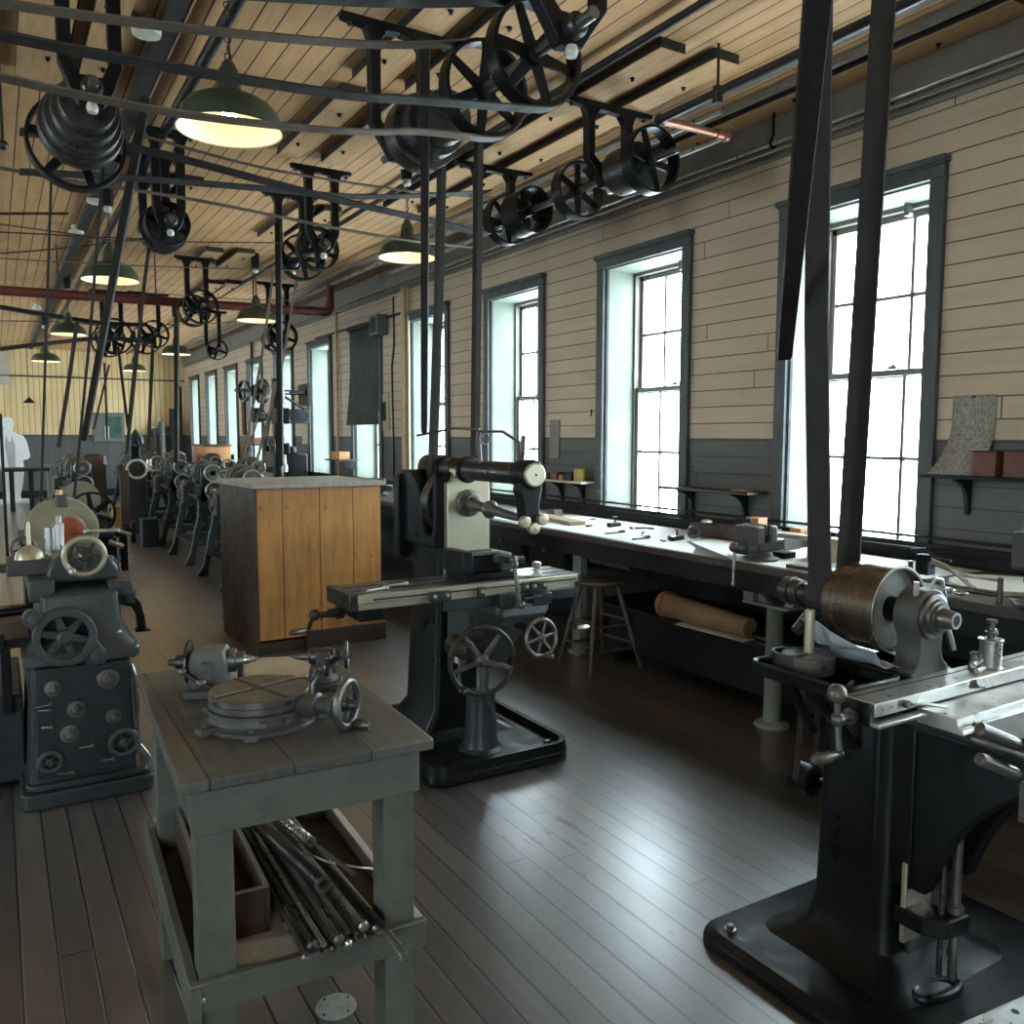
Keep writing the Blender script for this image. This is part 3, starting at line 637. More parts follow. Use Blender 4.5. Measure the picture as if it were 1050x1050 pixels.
part(cb, 'plinth', 'wood_dark', MB().bb(.0, 1.0, .02, .94, 0, .08).bb(.36, 1.005, -.022, .02, .0, .135), bev=.004)

# ================================================================= milling machine in the middle
MX = 2.01
N = thing('milling_machine', 'black milling machine with a bright column face standing in mid floor', 'milling machine', (MX, 3.8, 0))
part(N, 'base', 'iron_black', MB().p(rrect(1.62, 3.36, 2.40, 4.35, .10), 'z', 0, .055), bev=.012)
part(N, 'base_rim', 'iron_black', MB().lo([[V(x,y,.05) for x,y in rrect(1.62,3.36,2.40,4.35,.10)], [V(x,y,.095) for x,y in rrect(1.625,3.365,2.395,4.345,.10)], [V(x,y,.095) for x,y in rrect(1.65,3.39,2.37,4.32,.08)], [V(x,y,.06) for x,y in rrect(1.655,3.395,2.365,4.315,.08)]]))
part(N, 'slot_plate', 'black_flat', MB().bb(1.99, 2.08, 3.357, 3.361, .03, .05))
bolts(N, [(1.70,3.45,.055), (2.31,3.47,.055), (2.31,4.2,.055)], 'z', .018, .022, 'steel_dark')
col = [[V(x,y,.055) for x,y in rrect(1.70,3.74,2.32,4.33,.06)], [V(x,y,.10) for x,y in rrect(1.79,3.80,2.23,4.25,.05)], [V(x,y,.2) for x,y in rrect(1.845,3.80,2.175,4.17,.04)], [V(x,y,.9) for x,y in rrect(1.87,3.80,2.15,4.12,.035)], [V(x,y,1.06) for x,y in rrect(1.87,3.80,2.15,4.12,.035)]]
part(N, 'column', 'iron_black', MB().lo(col), bev=.004)
# head of the column: two cheeks with the cone pulley between them
part(N, 'column_head', 'iron_black', MB().p([(3.78,1.04),(4.20,1.04),(4.20,1.42),(4.06,1.42),(3.985,1.36),(3.95,1.26),(3.94,1.16),(3.90,1.10),(3.84,1.09),(3.815,1.14),(3.81,1.42),(3.78,1.42)], 'x', 1.845, 1.90).bb(2.10, 2.145, 3.78, 4.2, 1.04, 1.42).bb(1.89,2.14,4.13,4.2,1.04,1.42).bb(1.89,2.14,3.78,3.82,1.04,1.42), bev=.01)
part(N, 'column_face', 'steel_tan', MB().p([(1.895,.90),(2.135,.90),(2.135,1.365),(2.115,1.375),(2.10,1.40),(2.10,1.44),(1.935,1.44),(1.935,1.40),(1.92,1.375),(1.895,1.365)], 'y', 3.745, 3.80), bev=.004, label='bright machined column face')
pn = V(2.0, 4.0, 1.26)
cp = part(N, 'cone_pulley', 'steel_dark', MB().l(pn + V(0,-.19,0), 'y', [(.035,.10),(.037,.165),(.12,.165),(.122,.135),(.20,.135),(.202,.105),(.29,.105),(.30,.09)], 40))
part(N, 'gear_guard', 'iron_black', MB().p(rrect(1.81, .95, 1.90, 1.40, .04), 'y', 4.16, 4.22), bev=.008)
# overarm
part(N, 'overarm', 'steel_dark', MB().l((MX, 4.2, 1.43), (0,-1,0), [(0,.035),(.01,.05),(1.02,.05),(1.03,.045)], 32))
part(N, 'overarm_clamp', 'iron_black', MB().l((MX, 3.74, 1.43), (0,1,0), [(0,.062),(.004,.068),(.11,.068),(.114,.062)], 28).l((MX, 4.22, 1.43), (0,-1,0), [(0,.05),(.03,.068),(.2,.07),(.24,.062)], 28).bb(MX-.05, MX+.05, 3.76, 3.90, 1.36, 1.42), bev=.004)
br = part(N, 'arbor_support', 'iron_black', MB().l((MX, 3.17, 1.43), 'y', [(-.03,.058),(-.025,.066),(.07,.066),(.075,.06)], 28).p([(MX-.05,1.40),(MX-.06,1.36),(MX-.042,1.31),(MX-.038,1.24),(MX-.03,1.20),(MX+.03,1.20),(MX+.04,1.24),(MX+.042,1.31),(MX+.055,1.36),(MX+.05,1.40)], 'y', 3.15, 3.22), bev=.008)
part(br, 'end_cap', 'steel_tan', MB().l((MX, 3.14, 1.43), (0,-1,0), [(0,.052),(.018,.052),(.022,.046)], 28)); part(br, 'cap_hole', 'black_flat', MB().l((MX, 3.118, 1.43), (0,-1,0), [(0,.006),(.0015,.006)], 10))
for x, z in ((MX-.045, 1.225), (MX+.045, 1.232), (MX+.0, 1.195)): part(br, 'stud', 'steel_tan', MB().l((x, 3.15, z), (0,-1,0), [(0,.026),(.025,.026),(.029,.021),(.03,.006),(.032,.006)], 20))
part(N, 'spindle_nose', 'steel_mid', MB().l((MX, 3.745, 1.265), (0,-1,0), [(0,.068),(.016,.068),(.02,.060),(.022,.044),(.05,.044)], 32)); bolts(N, [(MX+.05*math.cos(q), 3.727, 1.265+.05*math.sin(q)) for q in (.5,1.6,2.6,3.7,4.7,5.8)], (0,-1,0), .006, .004, 'steel_dark')
part(N, 'arbor', 'steel_mid', MB().l((MX, 3.70, 1.262), V(0,-1,-.07), [(0,.036),(.02,.036),(.05,.026),(.12,.024),(.16,.024),(.165,.04),(.18,.045),(.22,.026),(.26,.024),(.40,.020),(.5,.014)], 22))
# knee, saddle and table
part(N, 'knee', 'iron_teal', MB().p([(3.75,.48),(3.75,.84),(3.22,.84),(3.20,.79),(3.34,.72),(3.48,.60),(3.56,.48)], 'x', 1.89, 2.13), bev=.012)
part(N, 'knee_cap', 'iron_pale', MB().bb(1.87, 2.15, 3.22, 3.78, .80, .845), bev=.008); part(N, 'swivel', 'iron_pale', MB().l((2.01, 3.42, .835), 'z', [(0,.15),(.015,.165),(.03,.165)], 40))
part(N, 'saddle', 'iron_slate', MB().bb(1.73, 2.27, 3.28, 3.50, .855, .885).bb(1.62, 2.31, 3.245, 3.27, .842, .892), bev=.006)
tb = part(N, 'table', 'steel_tan', MB().bb(1.235, 2.33, 3.245, 3.53, .915, .95).bb(1.235, 2.33, 3.262, 3.51, .885, .915), bev=.003, label='bright machined table front')
tf = part(tb, 'table_top', 'steel_mid', MB().bb(1.235, 2.33, 3.262, 3.515, .95, .953))
part(tb, 'slot', 'black_flat', MB().bb(1.24, 2.325, 3.33, 3.344, .953, .9545).bb(1.24, 2.325, 3.43, 3.444, .953, .9545).bb(1.3, 2.32, 3.2435, 3.2455, .925, .932))
part(tb, 'oil_pocket', 'steel_dark', MB().bb(1.20, 1.24, 3.25, 3.53, .885, .955), bev=.004); part(tb, 'oil_pocket', 'steel_dark', MB().bb(2.325, 2.35, 3.25, 3.53, .89, .95), bev=.004)
part(tb, 'end_block', 'iron_black', MB().bb(1.25, 1.36, 3.27, 3.50, .835, .885).bb(2.26, 2.34, 3.29, 3.49, .84, .885), bev=.006)
for x, w in ((1.60,.10), (2.10,.09), (1.80,.03), (2.03,.03)):
    dg = part(N, 'table_dog', 'steel_dark', MB().bb(x-w/2, x+w/2, 3.225, 3.244, .895, .94), bev=.003)
    for q in ((-w*.3, w*.3) if w > .05 else (0,)): part(dg, 'bolt', 'steel_tan', MB().l((x+q, 3.225, .92), (0,-1,0), [(0,.009),(.008,.009),(.011,.006)], 6))
part(N, 'trip_block', 'iron_slate', MB().bb(1.88, 1.96, 3.20, 3.246, .835, .90).bb(2.06,2.16,3.21,3.245,.83,.885).c((2.0,3.2,.87),(2.09,3.2,.875),.008), bev=.004)
part(N, 'feed_lever', 'steel_mid', MB().t([(1.945, 3.19, 1.03), (1.947, 3.18, .97), (1.952, 3.17, .90), (1.96, 3.17, .86)], .010, 8).s((1.962, 3.16, .855), .019).s((1.945, 3.19, 1.03), .018))
ln = part(N, 'screw_crank', 'steel_dark', MB().c((1.25, 3.385, .862), (1.10, 3.385, .858), .013, n=12).l((1.22,3.385,.862), (-1,0,0), [(0,.028),(.03,.028),(.032,.02),(.06,.019)], 16).t([(1.10, 3.385, .858), (1.07, 3.35, .84), (1.04, 3.30, .815)], .009, 8))
part(ln, 'ball', 'steel_dark', MB().s((1.10, 3.385, .862), .024)); part(ln, 'handle', 'steel_mid', MB().l((1.045, 3.31, .82), V(-1,-.25,.0), [(0,.008),(.02,.012),(.05,.014),(.075,.010),(.085,.004)], 12))
rn = part(N, 'screw_crank', 'steel_dark', MB().c((2.33, 3.385, .865), (2.40, 3.385, .862), .014, n=12).t([(2.40, 3.385, .875), (2.41, 3.38, .80), (2.40, 3.37, .70), (2.405, 3.36, .655)], .010, 8).l((2.34,3.385,.865), (1,0,0), [(0,.032),(.02,.03),(.03,.02)], 16))
part(rn, 'handle', 'steel_pale', MB().l((2.405, 3.36, .655), V(1,-.05,.03), [(0,.012),(.02,.016),(.06,.014),(.075,.006)], 12))
handwheel(N, (1.765, 3.16, .630), (-.18,-1,.06), .158, rim=.012, mat='steel_dark', smat='steel_mid', n=5, hub=.028, handle=1, hl=.07, a0=.3)
handwheel(N, (2.055, 3.14, .700), (.05,-1,.12), .092, rim=.010, mat='steel_mid', smat='steel_mid', n=6, hub=.02, handle=1, hl=.06, a0=1.2)
part(N, 'wheel_shaft', 'steel_dark', MB().c((1.765, 3.16, .63), (1.86, 3.55, .62), .018).c((2.055, 3.14, .70), (2.055, 3.5, .74), .02).l((1.80, 3.3, .625), 'y', [(0,.045),(.2,.05)], 20))
part(N, 'screw_housing', 'iron_slate', MB().l((2.0, 3.60, .055), 'z', [(0,.12),(.02,.095),(.06,.082),(.26,.070),(.265,.075),(.285,.075),(.29,.05)], 32)); part(N, 'elevating_screw', 'steel_mid', MB().c((2.0, 3.60, .33), (2.0, 3.60, .52), .024))
part(N, 'knee_lever', 'steel_dark', MB().t([(1.86, 3.55, .56), (1.83, 3.50, .46), (1.82, 3.47, .40)], .009, 8).t([(1.84,3.4,.78),(1.81,3.38,.70),(1.80,3.37,.64)], .008, 8))
part(N, 'name_plate', 'paper_white', MB().bb(1.888, 1.892, 3.60, 3.66, .49, .57)); part(N, 'crank_lever', 'iron_slate', MB().t([(1.95, 3.46, .50), (1.93, 3.44, .42), (1.94, 3.42, .34), (1.955, 3.41, .30)], .026, 10, .012))
part(N, 'oil_pipe', 'steel_mid', MB().t([(MX-.02, 3.58, 1.47), (MX-.03, 3.58, 1.60), (MX-.03, 3.57, 1.63)], .011, 8).t([(MX-.03, 3.57, 1.63), (MX-.1, 3.7, 1.635), (MX-.18, 3.95, 1.60)], .006, 6).t([(MX-.03, 3.57, 1.62), (MX+.02, 3.44, 1.62), (MX+.05, 3.34, 1.57), (MX+.03, 3.30, 1.49)], .007, 6).c((MX+.035, 3.29, 1.49),(MX+.03,3.27,1.60),.012,n=8).o((MX-.02, 3.54, 1.585), 'y', .025, .006, 16, 6))
# vise and loose tools lying on the table
v = thing('machine_vise', 'dark machine vise with a bright crank bolted on the milling machine table', 'vise', (1.87, 3.40, .956))
part(v, 'base', 'iron_black', MB().bb(1.76, 2.03, 3.30, 3.50, .956, .985), bev=.004); part(v, 'fixed_jaw', 'iron_black', MB().bb(1.745, 1.80, 3.30, 3.50, .985, 1.085).bb(1.79, 1.93, 3.32, 3.48, .985, 1.065), bev=.008)
part(v, 'moving_jaw', 'iron_grey', MB().bb(1.945, 2.0, 3.30, 3.47, .985, 1.07).bb(1.90, 1.98, 3.28, 3.32, 1.03, 1.075), bev=.008); part(v, 'jaw_plate', 'steel_mid', MB().bb(1.80, 1.94, 3.31, 3.325, 1.065, 1.08).bb(1.82,1.95,3.4,3.42,1.065,1.078), bev=.002)
part(v, 'screw', 'steel_mid', MB().c((1.93, 3.27, 1.045), (2.03, 3.25, 1.04), .018).s((1.965, 3.235, 1.045), .022))
for i, (x, y, L_, a, lb) in enumerate(((1.33,3.30,.12,.3,'small bright wrench nearest the crank end of the milling table'), (1.45,3.36,.10,.15,'bright spanner in the middle of the left half of the milling table'), (1.47,3.30,.13,-.15,'flat dark bar in front of the spanner on the milling table'), (1.62,3.36,.14,0,'pale steel strip lying beside the vise on the milling table'))):
    e = V(math.cos(a), math.sin(a), 0); p = V(x, y, .961)
    tl = thing('spanner' if i < 2 else 'steel_strip', lb, 'tool', p)
    part(tl, 'shank', ['steel_pale','steel_pale','steel_dark','steel_mid'][i], MB().b(*p, L_, .014, .008, rz=a), bev=.002)
    if i < 2: part(tl, 'jaw', 'steel_pale', MB().c(p+e*L_*.5-V(0,0,.004), p+e*L_*.5+V(0,0,.008), .014, n=12)); part(tl, 'jaw', 'steel_mid', MB().c(p-e*L_*.5-V(0,0,.004), p-e*L_*.5+V(0,0,.01), .012, n=12))
solo('oil_cup', 'steel_pale', MB().l((2.17, 3.36, .955), 'z', [(0,.014),(.02,.013),(.03,.022),(.045,.024),(.052,.014)], 16), 'small knobbed oil cup on the right half of the milling table', 'oil cup')
solo('steel_plate', 'steel_pale', MB().p(rrect(2.02, 3.28, 2.17, 3.41, .05), 'z', .955, .962), 'flat rounded bright plate lying on the milling table right of the vise', 'plate')

# ================================================================= stool
S = thing('stool', 'worn dark wooden stool with a round seat standing at the workbench', 'stool', (3.56, 4.71, 0))
sc_ = V(3.56, 4.71, .60)
part(S, 'seat', 'wood_stool', MB().l(sc_, 'z', [(-.03,.12),(-.026,.155),(-.01,.165),(.004,.163),(.008,.15),(.002,.05)], 40))
feet = [V(3.36, 4.53, 0), V(3.78, 4.51, 0), V(3.36, 4.90, 0), V(3.76, 4.92, 0)]
tops = [sc_ + V(x, y, -.025) for x, y in ((-.085,-.085), (.09,-.09), (-.09,.085), (.085,.09))]
for f_, tp in zip(feet, tops):
    pts = [lerp(f_, tp, k/12) for k in range(13)]; mb = MB()
    d = (tp-f_); Lg = d.length
    mb.l(f_, d, [(0,.013),(Lg*.25,.017),(Lg*.45,.021),(Lg*.5,.016),(Lg*.53,.022),(Lg*.56,.016),(Lg*.75,.02),(Lg,.016)], 12)
    part(S, 'leg', 'wood_stool', mb)
for h in (.24, .52):
    for i, j in ((0,1), (1,3), (3,2), (2,0)):
        hh = h + (.05 if (i, j) in ((1,3), (2,0)) else 0); part(S, 'rung', 'wood_stool', MB().t([lerp(lerp(feet[i], tops[i], hh), lerp(feet[j], tops[j], hh), k/4) for k in range(5)], .010, 8))
# ================================================================= small milling machine at the right
CX, SZ = 2.264, 1.09
R = thing('hand_miller', 'black small milling machine with a big copper-brown belt drum at the right edge', 'milling machine', (CX, 1.55, 0))
part(R, 'base', 'iron_black', MB().lo([[V(x,y,0) for x,y in rrect(1.84,.95,2.78,1.93,.09)], [V(x,y,.035) for x,y in rrect(1.845,.955,2.775,1.925,.09)], [V(x,y,.052) for x,y in rrect(1.87,.98,2.75,1.90,.08)]]), bev=.01)
part(R, 'column', 'iron_black', MB().lo([[V(x,y,z) for x,y in rrect(*q, r)] for z, q, r in ((.05,(2.01,1.30,2.56,1.82,),.07), (.075,(2.06,1.36,2.49,1.76),.06), (.12,(2.10,1.415,2.44,1.71),.045), (.2,(2.115,1.43,2.43,1.69),.035), (.92,(2.13,1.44,2.41,1.675),.03))]), bev=.004)
part(R, 'side_panel', 'iron_black', MB().lo([[V(2.124-.006*k, y, z) for y, z in rrect(1.475+.008*k, .22+.01*k, 1.655-.008*k, .80-.01*k, .03)] for k in (0, 1)]), bev=.002)
part(R, 'slide_way', 'iron_grey', MB().p([(2.20,1.44),(2.19,1.405),(2.34,1.405),(2.33,1.44)], 'z', .10, .90), bev=.003)
p0, p1 = at(925, 884, Y=1.40), at(948, 952, Y=1.40)
part(R, 'dovetail_plate', 'steel_tan', MB().bb(p0.x, p1.x, 1.385, 1.40, p1.z, p0.z), bev=.002)
for p in ((1.915,1.83), (2.70,1.80), (2.70,1.08), (1.92,1.08)): part(R, 'bolt', 'steel_mid', MB().l((*p, .05), 'z', [(0,.02),(.006,.02),(.007,.012),(.02,.011)], 8))
part(R, 'drain_rim', 'iron_black', MB().t([(2.19+.075*math.cos(q)-.03*math.sin(q), 1.315-.02*math.cos(q)-.025*math.sin(q), .058) for q in (2*PI*k/24 for k in range(25))], .011, 8)); part(R, 'drain_hole', 'black_flat', MB().p([(2.19+.07*math.cos(q)-.03*math.sin(q), 1.315-.02*math.cos(q)-.023*math.sin(q)) for q in (2*PI*k/24 for k in range(24))], 'z', .050, .054))
# knee brackets
for x0, x1 in ((2.15, 2.20), (2.35, 2.40)):
    out = [(1.44,.33),(1.44,.84),(.86,.84),(.86,.80)] + [(q.x, q.y) for q in bez((.88,.79,0), (1.22,.72,0), (1.33,.36,0), 12)] + [(1.34,.33)]
    part(R, 'knee', 'iron_black', MB().p(out, 'x', x0, x1), bev=.008)
part(R, 'knee_top', 'iron_slate', MB().bb(2.10, 2.46, .86, 1.42, .815, .845).bb(2.14,2.42,.88,1.40,.79,.82), bev=.006)
part(R, 'knee_cheek', 'iron_black', MB().bb(2.14, 2.42, 1.38, 1.46, .33, .82), bev=.006)
part(R, 'elevating_screw', 'steel_mid', MB().c((2.235, 1.30, .09), (2.235, 1.30, .72), .0125, n=14).c((2.235,1.30,.28),(2.235,1.30,.30),.022,n=16)); part(R, 'guide_rod', 'steel_dark', MB().c((2.195, 1.315, .10), (2.195, 1.315, .70), .008, n=10))
part(R, 'screw_clamp', 'iron_black', MB().p([(2.13,1.42),(2.13,1.33),(2.17,1.28),(2.26,1.27),(2.26,1.33),(2.22,1.36),(2.20,1.42)], 'z', .225, .278), bev=.006)
part(R, 'clamp_screw', 'steel_mid', MB().c((2.24,1.31,.15),(2.36,1.36,.17),.012,n=10))
# table, saddle
tb = part(R, 'table', 'steel_pale', MB().bb(1.88, 2.95, 1.325, 1.425, .888, .925), bev=.003)
part(tb, 'slot', 'black_flat', MB().bb(1.883, 2.94, 1.392, 1.397, .9245, .9258)); part(tb, 'front_lip', 'steel_pale', MB().bb(1.865, 2.10, 1.30, 1.33, .868, .878), bev=.002)
part(tb, 'end_block', 'iron_black', MB().bb(1.862, 1.884, 1.33, 1.42, .865, .922), bev=.004); part(tb, 'end_plate', 'steel_pale', MB().p(rrect(1.895,.898,1.955,.917,.008), 'y', 1.3235, 1.326))
bolts(tb, [(1.905,1.3235,.907), (1.945,1.3235,.907)], (0,-1,0), .003, .001, 'black_flat', 'hole')
bolts(tb, [(2.0,1.3235,.907)], (0,-1,0), .011, .012, 'steel_mid', 'stop_bolt'); part(tb, 'lock_lever', 'steel_pale', MB().t([(2.01,1.31,.907),(2.05,1.295,.905),(2.11,1.28,.893)], .005, 6)); part(tb, 'stop_dog', 'steel_mid', MB().c((2.28,1.31,.92),(2.28,1.29,.93),.012,n=10).c((2.27,1.31,.915),(2.32,1.30,.91),.006,n=8))
part(R, 'saddle', 'steel_pale', MB().p([(1.33,.845),(1.33,.885),(1.22,.885),(1.215,.862),(1.205,.86),(1.20,.845)], 'x', 2.06, 2.75), bev=.003)
part(R, 'cross_slide', 'iron_pale', MB().bb(2.13, 2.6, 1.05, 1.34, .83, .86).bb(2.13,2.44,.90,1.06,.815,.845), bev=.006)
bolts(R, [(2.11,1.205,.868), (2.42,1.205,.868)], (0,-1,0), .007, .003, 'steel_mid')
# crank with ball at the left end of the table
cp_ = V(1.80, 1.375, .885)
ck = part(R, 'screw_crank', 'steel_mid', MB().l((1.885,1.375,.885), (-1,0,0), [(0,.022),(.012,.022),(.014,.016),(.03,.016),(.031,.021),(.04,.021),(.041,.012),(.085,.012)], 18).t([cp_ + V(-.005,0,.05), cp_, cp_ + V(-.002,-.005,-.05), cp_+V(0,-.008,-.085)], .0085, 10))
part(ck, 'ball', 'steel_mid', MB().s(cp_ + V(-.006,0,.068), .025)); part(ck, 'boss', 'steel_mid', MB().s(cp_, .019)); part(ck, 'boss', 'steel_dark', MB().s(cp_+V(0,-.008,-.088), .014))
part(ck, 'handle', 'steel_mid', MB().l(cp_+V(0,-.008,-.088), V(-1,.15,-.05), [(0,.008),(.015,.011),(.035,.016),(.06,.017),(.085,.012),(.092,.004)], 14))
# front crank handles at the frame edge
hw = part(R, 'front_crank', 'steel_dark', MB().c(at(1056,775,Y=.96), at(1056,775,Y=.96)+V(0,.12,0), .022, n=20).b(*at(1053,800,Y=.97), .022, .018, .19))
for va, vb in ((747,765), (778,796)):
    a, b = at(1047, vb, Y=.98), at(1003, va, Y=1.02); part(hw, 'handle', 'steel_mid', MB().l(a, b-a, [(0,.010),(.02,.0145),((b-a).length-.004,.0155),((b-a).length,.011)], 16))
# spindle bearing and drum
part(R, 'bearing', 'iron_grey', MB().p([(CX-.085,.92),(CX-.085,.94),(CX-.062,.955),(CX-.052,.99),(CX-.055,1.03),(CX-.07,1.06)] + [(CX+.078*math.cos(math.radians(a)), SZ+.078*math.sin(math.radians(a))) for a in range(200, -21, -15)] + [(CX+.055,1.03),(CX+.052,.99),(CX+.062,.955),(CX+.085,.94),(CX+.085,.92)], 'y', 1.425, 1.50), bev=.004)
part(R, 'bearing', 'iron_black', MB().bb(CX-.085, CX+.085, 1.74, 1.79, .86, 1.0).l((CX,1.79,SZ), (0,-1,0), [(0,.06),(.05,.06)], 24).bb(CX-.04,CX+.04,1.74,1.79,.95,1.09), bev=.004)
part(R, 'column_top', 'iron_black', MB().bb(CX-.12, CX+.12, 1.42, 1.80, .895, .92), bev=.005)
sp = part(R, 'spindle_nose', 'steel_mid', MB().l((CX,1.425,SZ), (0,-1,0), [(0,.066),(.008,.066),(.012,.060),(.013,.052),(.022,.050),(.023,.042),(.03,.040),(.031,.030),(.07,.024)], 40)); part(sp, 'bore', 'black_flat', MB().l((CX,1.356,SZ), (0,-1,0), [(0,.0165),(.0012,.0165)], 24)); part(sp, 'nose_ring', 'steel_pale', MB().ring((CX,1.356,SZ), (0,-1,0), .0165, .0235, 0, .002, 28))
dr = part(R, 'drum', 'drum_metal', MB().ring((CX,1.53,SZ), 'y', .122, .1325, 0, .10, 56).ring((CX,1.63,SZ), 'y', .10, .124, 0, .055, 56).ring((CX,1.685,SZ), 'y', .08, .106, 0, .04, 48), label='copper-brown stepped drum')
part(dr, 'web', 'cover_plate', MB().l((CX,1.56,SZ), 'y', [(0,.122),(.012,.122)], 48)); part(dr, 'hub', 'iron_black', MB().l((CX,1.49,SZ), 'y', [(0,.042),(.03,.038),(.075,.038),(.09,.06)], 28)); part(dr, 'rim_edge', 'steel_pale', MB().o((CX,1.531,SZ), 'y', .128, .003, 56, 6))
part(R, 'belt_pulley', 'steel_dark', MB().l((CX,1.725,SZ), 'y', [(0,.062),(.015,.066),(.085,.066),(.1,.062)], 36))
part(R, 'clamp_pin', 'steel_mid', MB().c((CX+.075,1.43,SZ-.03), (CX+.083,1.41,SZ-.105), .009, n=10)); part(R, 'oil_pipe', 'steel_pale', MB().t([(CX+.02,1.45,SZ+.078),(CX+.03,1.44,SZ+.105),(CX+.06,1.44,SZ+.10),(CX+.075,1.44,SZ+.06),(CX+.085,1.44,SZ+.03)], .005, 6).c((CX-.045,1.45,SZ+.06),(CX-.045,1.45,SZ+.10),.008,n=8))
# feed pulleys and thin feed belt on the left
q0 = at(816, 606, Y=1.93); q1 = at(822, 796, Y=1.85)
part(R, 'feed_pulley', 'steel_dark', MB().l((q0.x, 1.86, q0.z), 'y', [(0,.022),(.01,.03),(.04,.032),(.042,.04),(.075,.041),(.077,.048),(.11,.044)], 28)); part(R, 'feed_shaft', 'steel_dark', MB().c((q0.x,1.80,q0.z),(q0.x,2.0,q0.z),.012,n=12).c((q0.x,1.82,q0.z),(CX-.1,1.82,.98),.018,n=10))
fp = part(R, 'feed_pulley', 'iron_black', MB().ring((q1.x,1.80,q1.z), 'y', .030, .048, 0, .07, 32).l((q1.x,1.80,q1.z), 'y', [(.02,.03),(.03,.03)], 24)); part(R, 'feed_shaft', 'iron_black', MB().c((q1.x,1.78,q1.z),(q1.x+.2,1.72,q1.z+.02),.016,n=10))
part(R, 'feed_belt', 'belt', MB().r([(q0.x-.03,1.845,q0.z), (q1.x-.047,1.835,q1.z)], 'y', .022, .004).r([(q0.x+.03,1.845,q0.z), (q1.x+.047,1.835,q1.z)], 'y', .022, .004))
# chip tray on the left of the column
tr = part(R, 'tray', 'iron_black', MB().p(rrect(1.89, 1.42, 2.13, 1.76, .04), 'z', .90, .908)); part(tr, 'tray_rim', 'iron_black', MB().t([(x,y,.935) for x,y in rrect(1.89,1.42,2.13,1.76,.04)] + [(2.13,1.72,.935)], .008, 8).lo([[V(x,y,.90) for x,y in rrect(1.89,1.42,2.13,1.76,.04)],[V(x,y,.935) for x,y in rrect(1.885,1.415,2.135,1.765,.04)],[V(x,y,.935) for x,y in rrect(1.893,1.423,2.127,1.757,.04)],[V(x,y,.908) for x,y in rrect(1.898,1.428,2.122,1.752,.04)]]))
part(R, 'tray_bracket', 'iron_black', MB().t([(2.11,1.55,.70),(1.95,1.60,.90)], .015, 8).t([(2.11,1.7,.70),(1.98,1.7,.90)], .015, 8))
# things in the tray
c_ = at(832, 690, Z=.91); cy = V(c_.x+.01, c_.y+.02, .909)
o = thing('chuck', 'dark round chuck with an upright bright rod in the tray beside the drum', 'chuck', cy)
part(o, 'body', 'steel_mid', MB().l(cy, 'z', [(0,.072),(.004,.076),(.052,.076),(.056,.071),(.057,.02)], 44)); part(o, 'rod', 'steel_tan', MB().l(cy+V(0,0,.056), 'z', [(0,.0145),(.125,.0145),(.128,.012)], 24)); part(o, 'key_hole', 'black_flat', MB().l(cy+V(-.02,-.073,.028), (-.3,-1,0), [(0,.009),(.0015,.009)], 14))
part(o, 'boss', 'steel_dark', MB().l(cy+V(.042,.0,.055), 'z', [(0,.009),(.006,.008)], 12))
solo('steel_cup', 'steel_dark', MB().ring((1.985, 1.69, .909), 'z', .045, .052, 0, .06, 32).l((1.985,1.69,.909), 'z', [(0,.046),(.006,.046)], 28), 'dark open cup behind the chuck in the tray', 'cup')
solo('steel_pin', 'steel_mid', MB().c((1.93,1.455,.917),(2.02,1.50,.917),.007,n=10), 'loose steel pin lying in front of the chuck in the tray', 'pin')
# crumpled rag below the drum
rows = 12; cols = 8; vs = []; fs = []; rg = random.Random(5)
for i in range(rows+1):
    for j in range(cols+1):
        s_, t_ = i/rows, j/cols; x = 2.075 + .13*s_ + .012*math.sin(9*t_ + 3*s_); y = 1.74 - .24*t_ - .04*s_
        z = .935 + .115*(1-s_)**1.6*(1-.35*t_) + .012*math.sin(11*s_+5*t_) + rg.uniform(-.003,.003)
        vs.append(V(x, y, z))
for i in range(rows):
    for j in range(cols):
        a = i*(cols+1)+j; fs.append((a, a+1, a+cols+2, a+cols+1))
mb = MB(); mb.add(vs, fs); o = solo('rag', 'rag', mb, 'crumpled pale blue rag draped under the belt drum', 'rag', ang=80)
md = o.modifiers.new('thick', 'SOLIDIFY'); md.thickness = .004; md = o.modifiers.new('sub', 'SUBSURF'); md.levels = 1; md.render_levels = 2
# oil pot and valve cluster on the table
op = at(1042, 690, Z=.926); op = V(op.x, 1.375, .926)
o = thing('oil_pot', 'bright cylindrical oil pot with a small valve on the milling table at the right edge', 'oil pot', op)
part(o, 'body', 'steel_pale', MB().l(op, 'z', [(0,.034),(.004,.030),(.075,.030),(.078,.034),(.084,.034),(.086,.03)], 32)); part(o, 'valve', 'steel_mid', MB().l(op+V(0,0,.086), 'z', [(0,.012),(.012,.012),(.013,.018),(.02,.018),(.022,.009),(.045,.008),(.046,.015),(.055,.015)], 14).c(op+V(-.02,0,.115), op+V(.022,0,.105), .007, n=8))
o = thing('drill_holder', 'small knurled clamp screw cluster just left of the oil pot', 'clamp', (op.x-.075, 1.375, .926))
part(o, 'body', 'steel_mid', MB().l((op.x-.075,1.375,.926), 'z', [(0,.02),(.02,.02),(.03,.016),(.05,.016),(.055,.01)], 14)); part(o, 'screw', 'steel_pale', MB().c((op.x-.115,1.36,.95),(op.x-.06,1.37,.955),.009,n=10)); part(o, 'screw', 'steel_pale', MB().c((op.x-.11,1.35,.934),(op.x-.06,1.36,.936),.008,n=10))
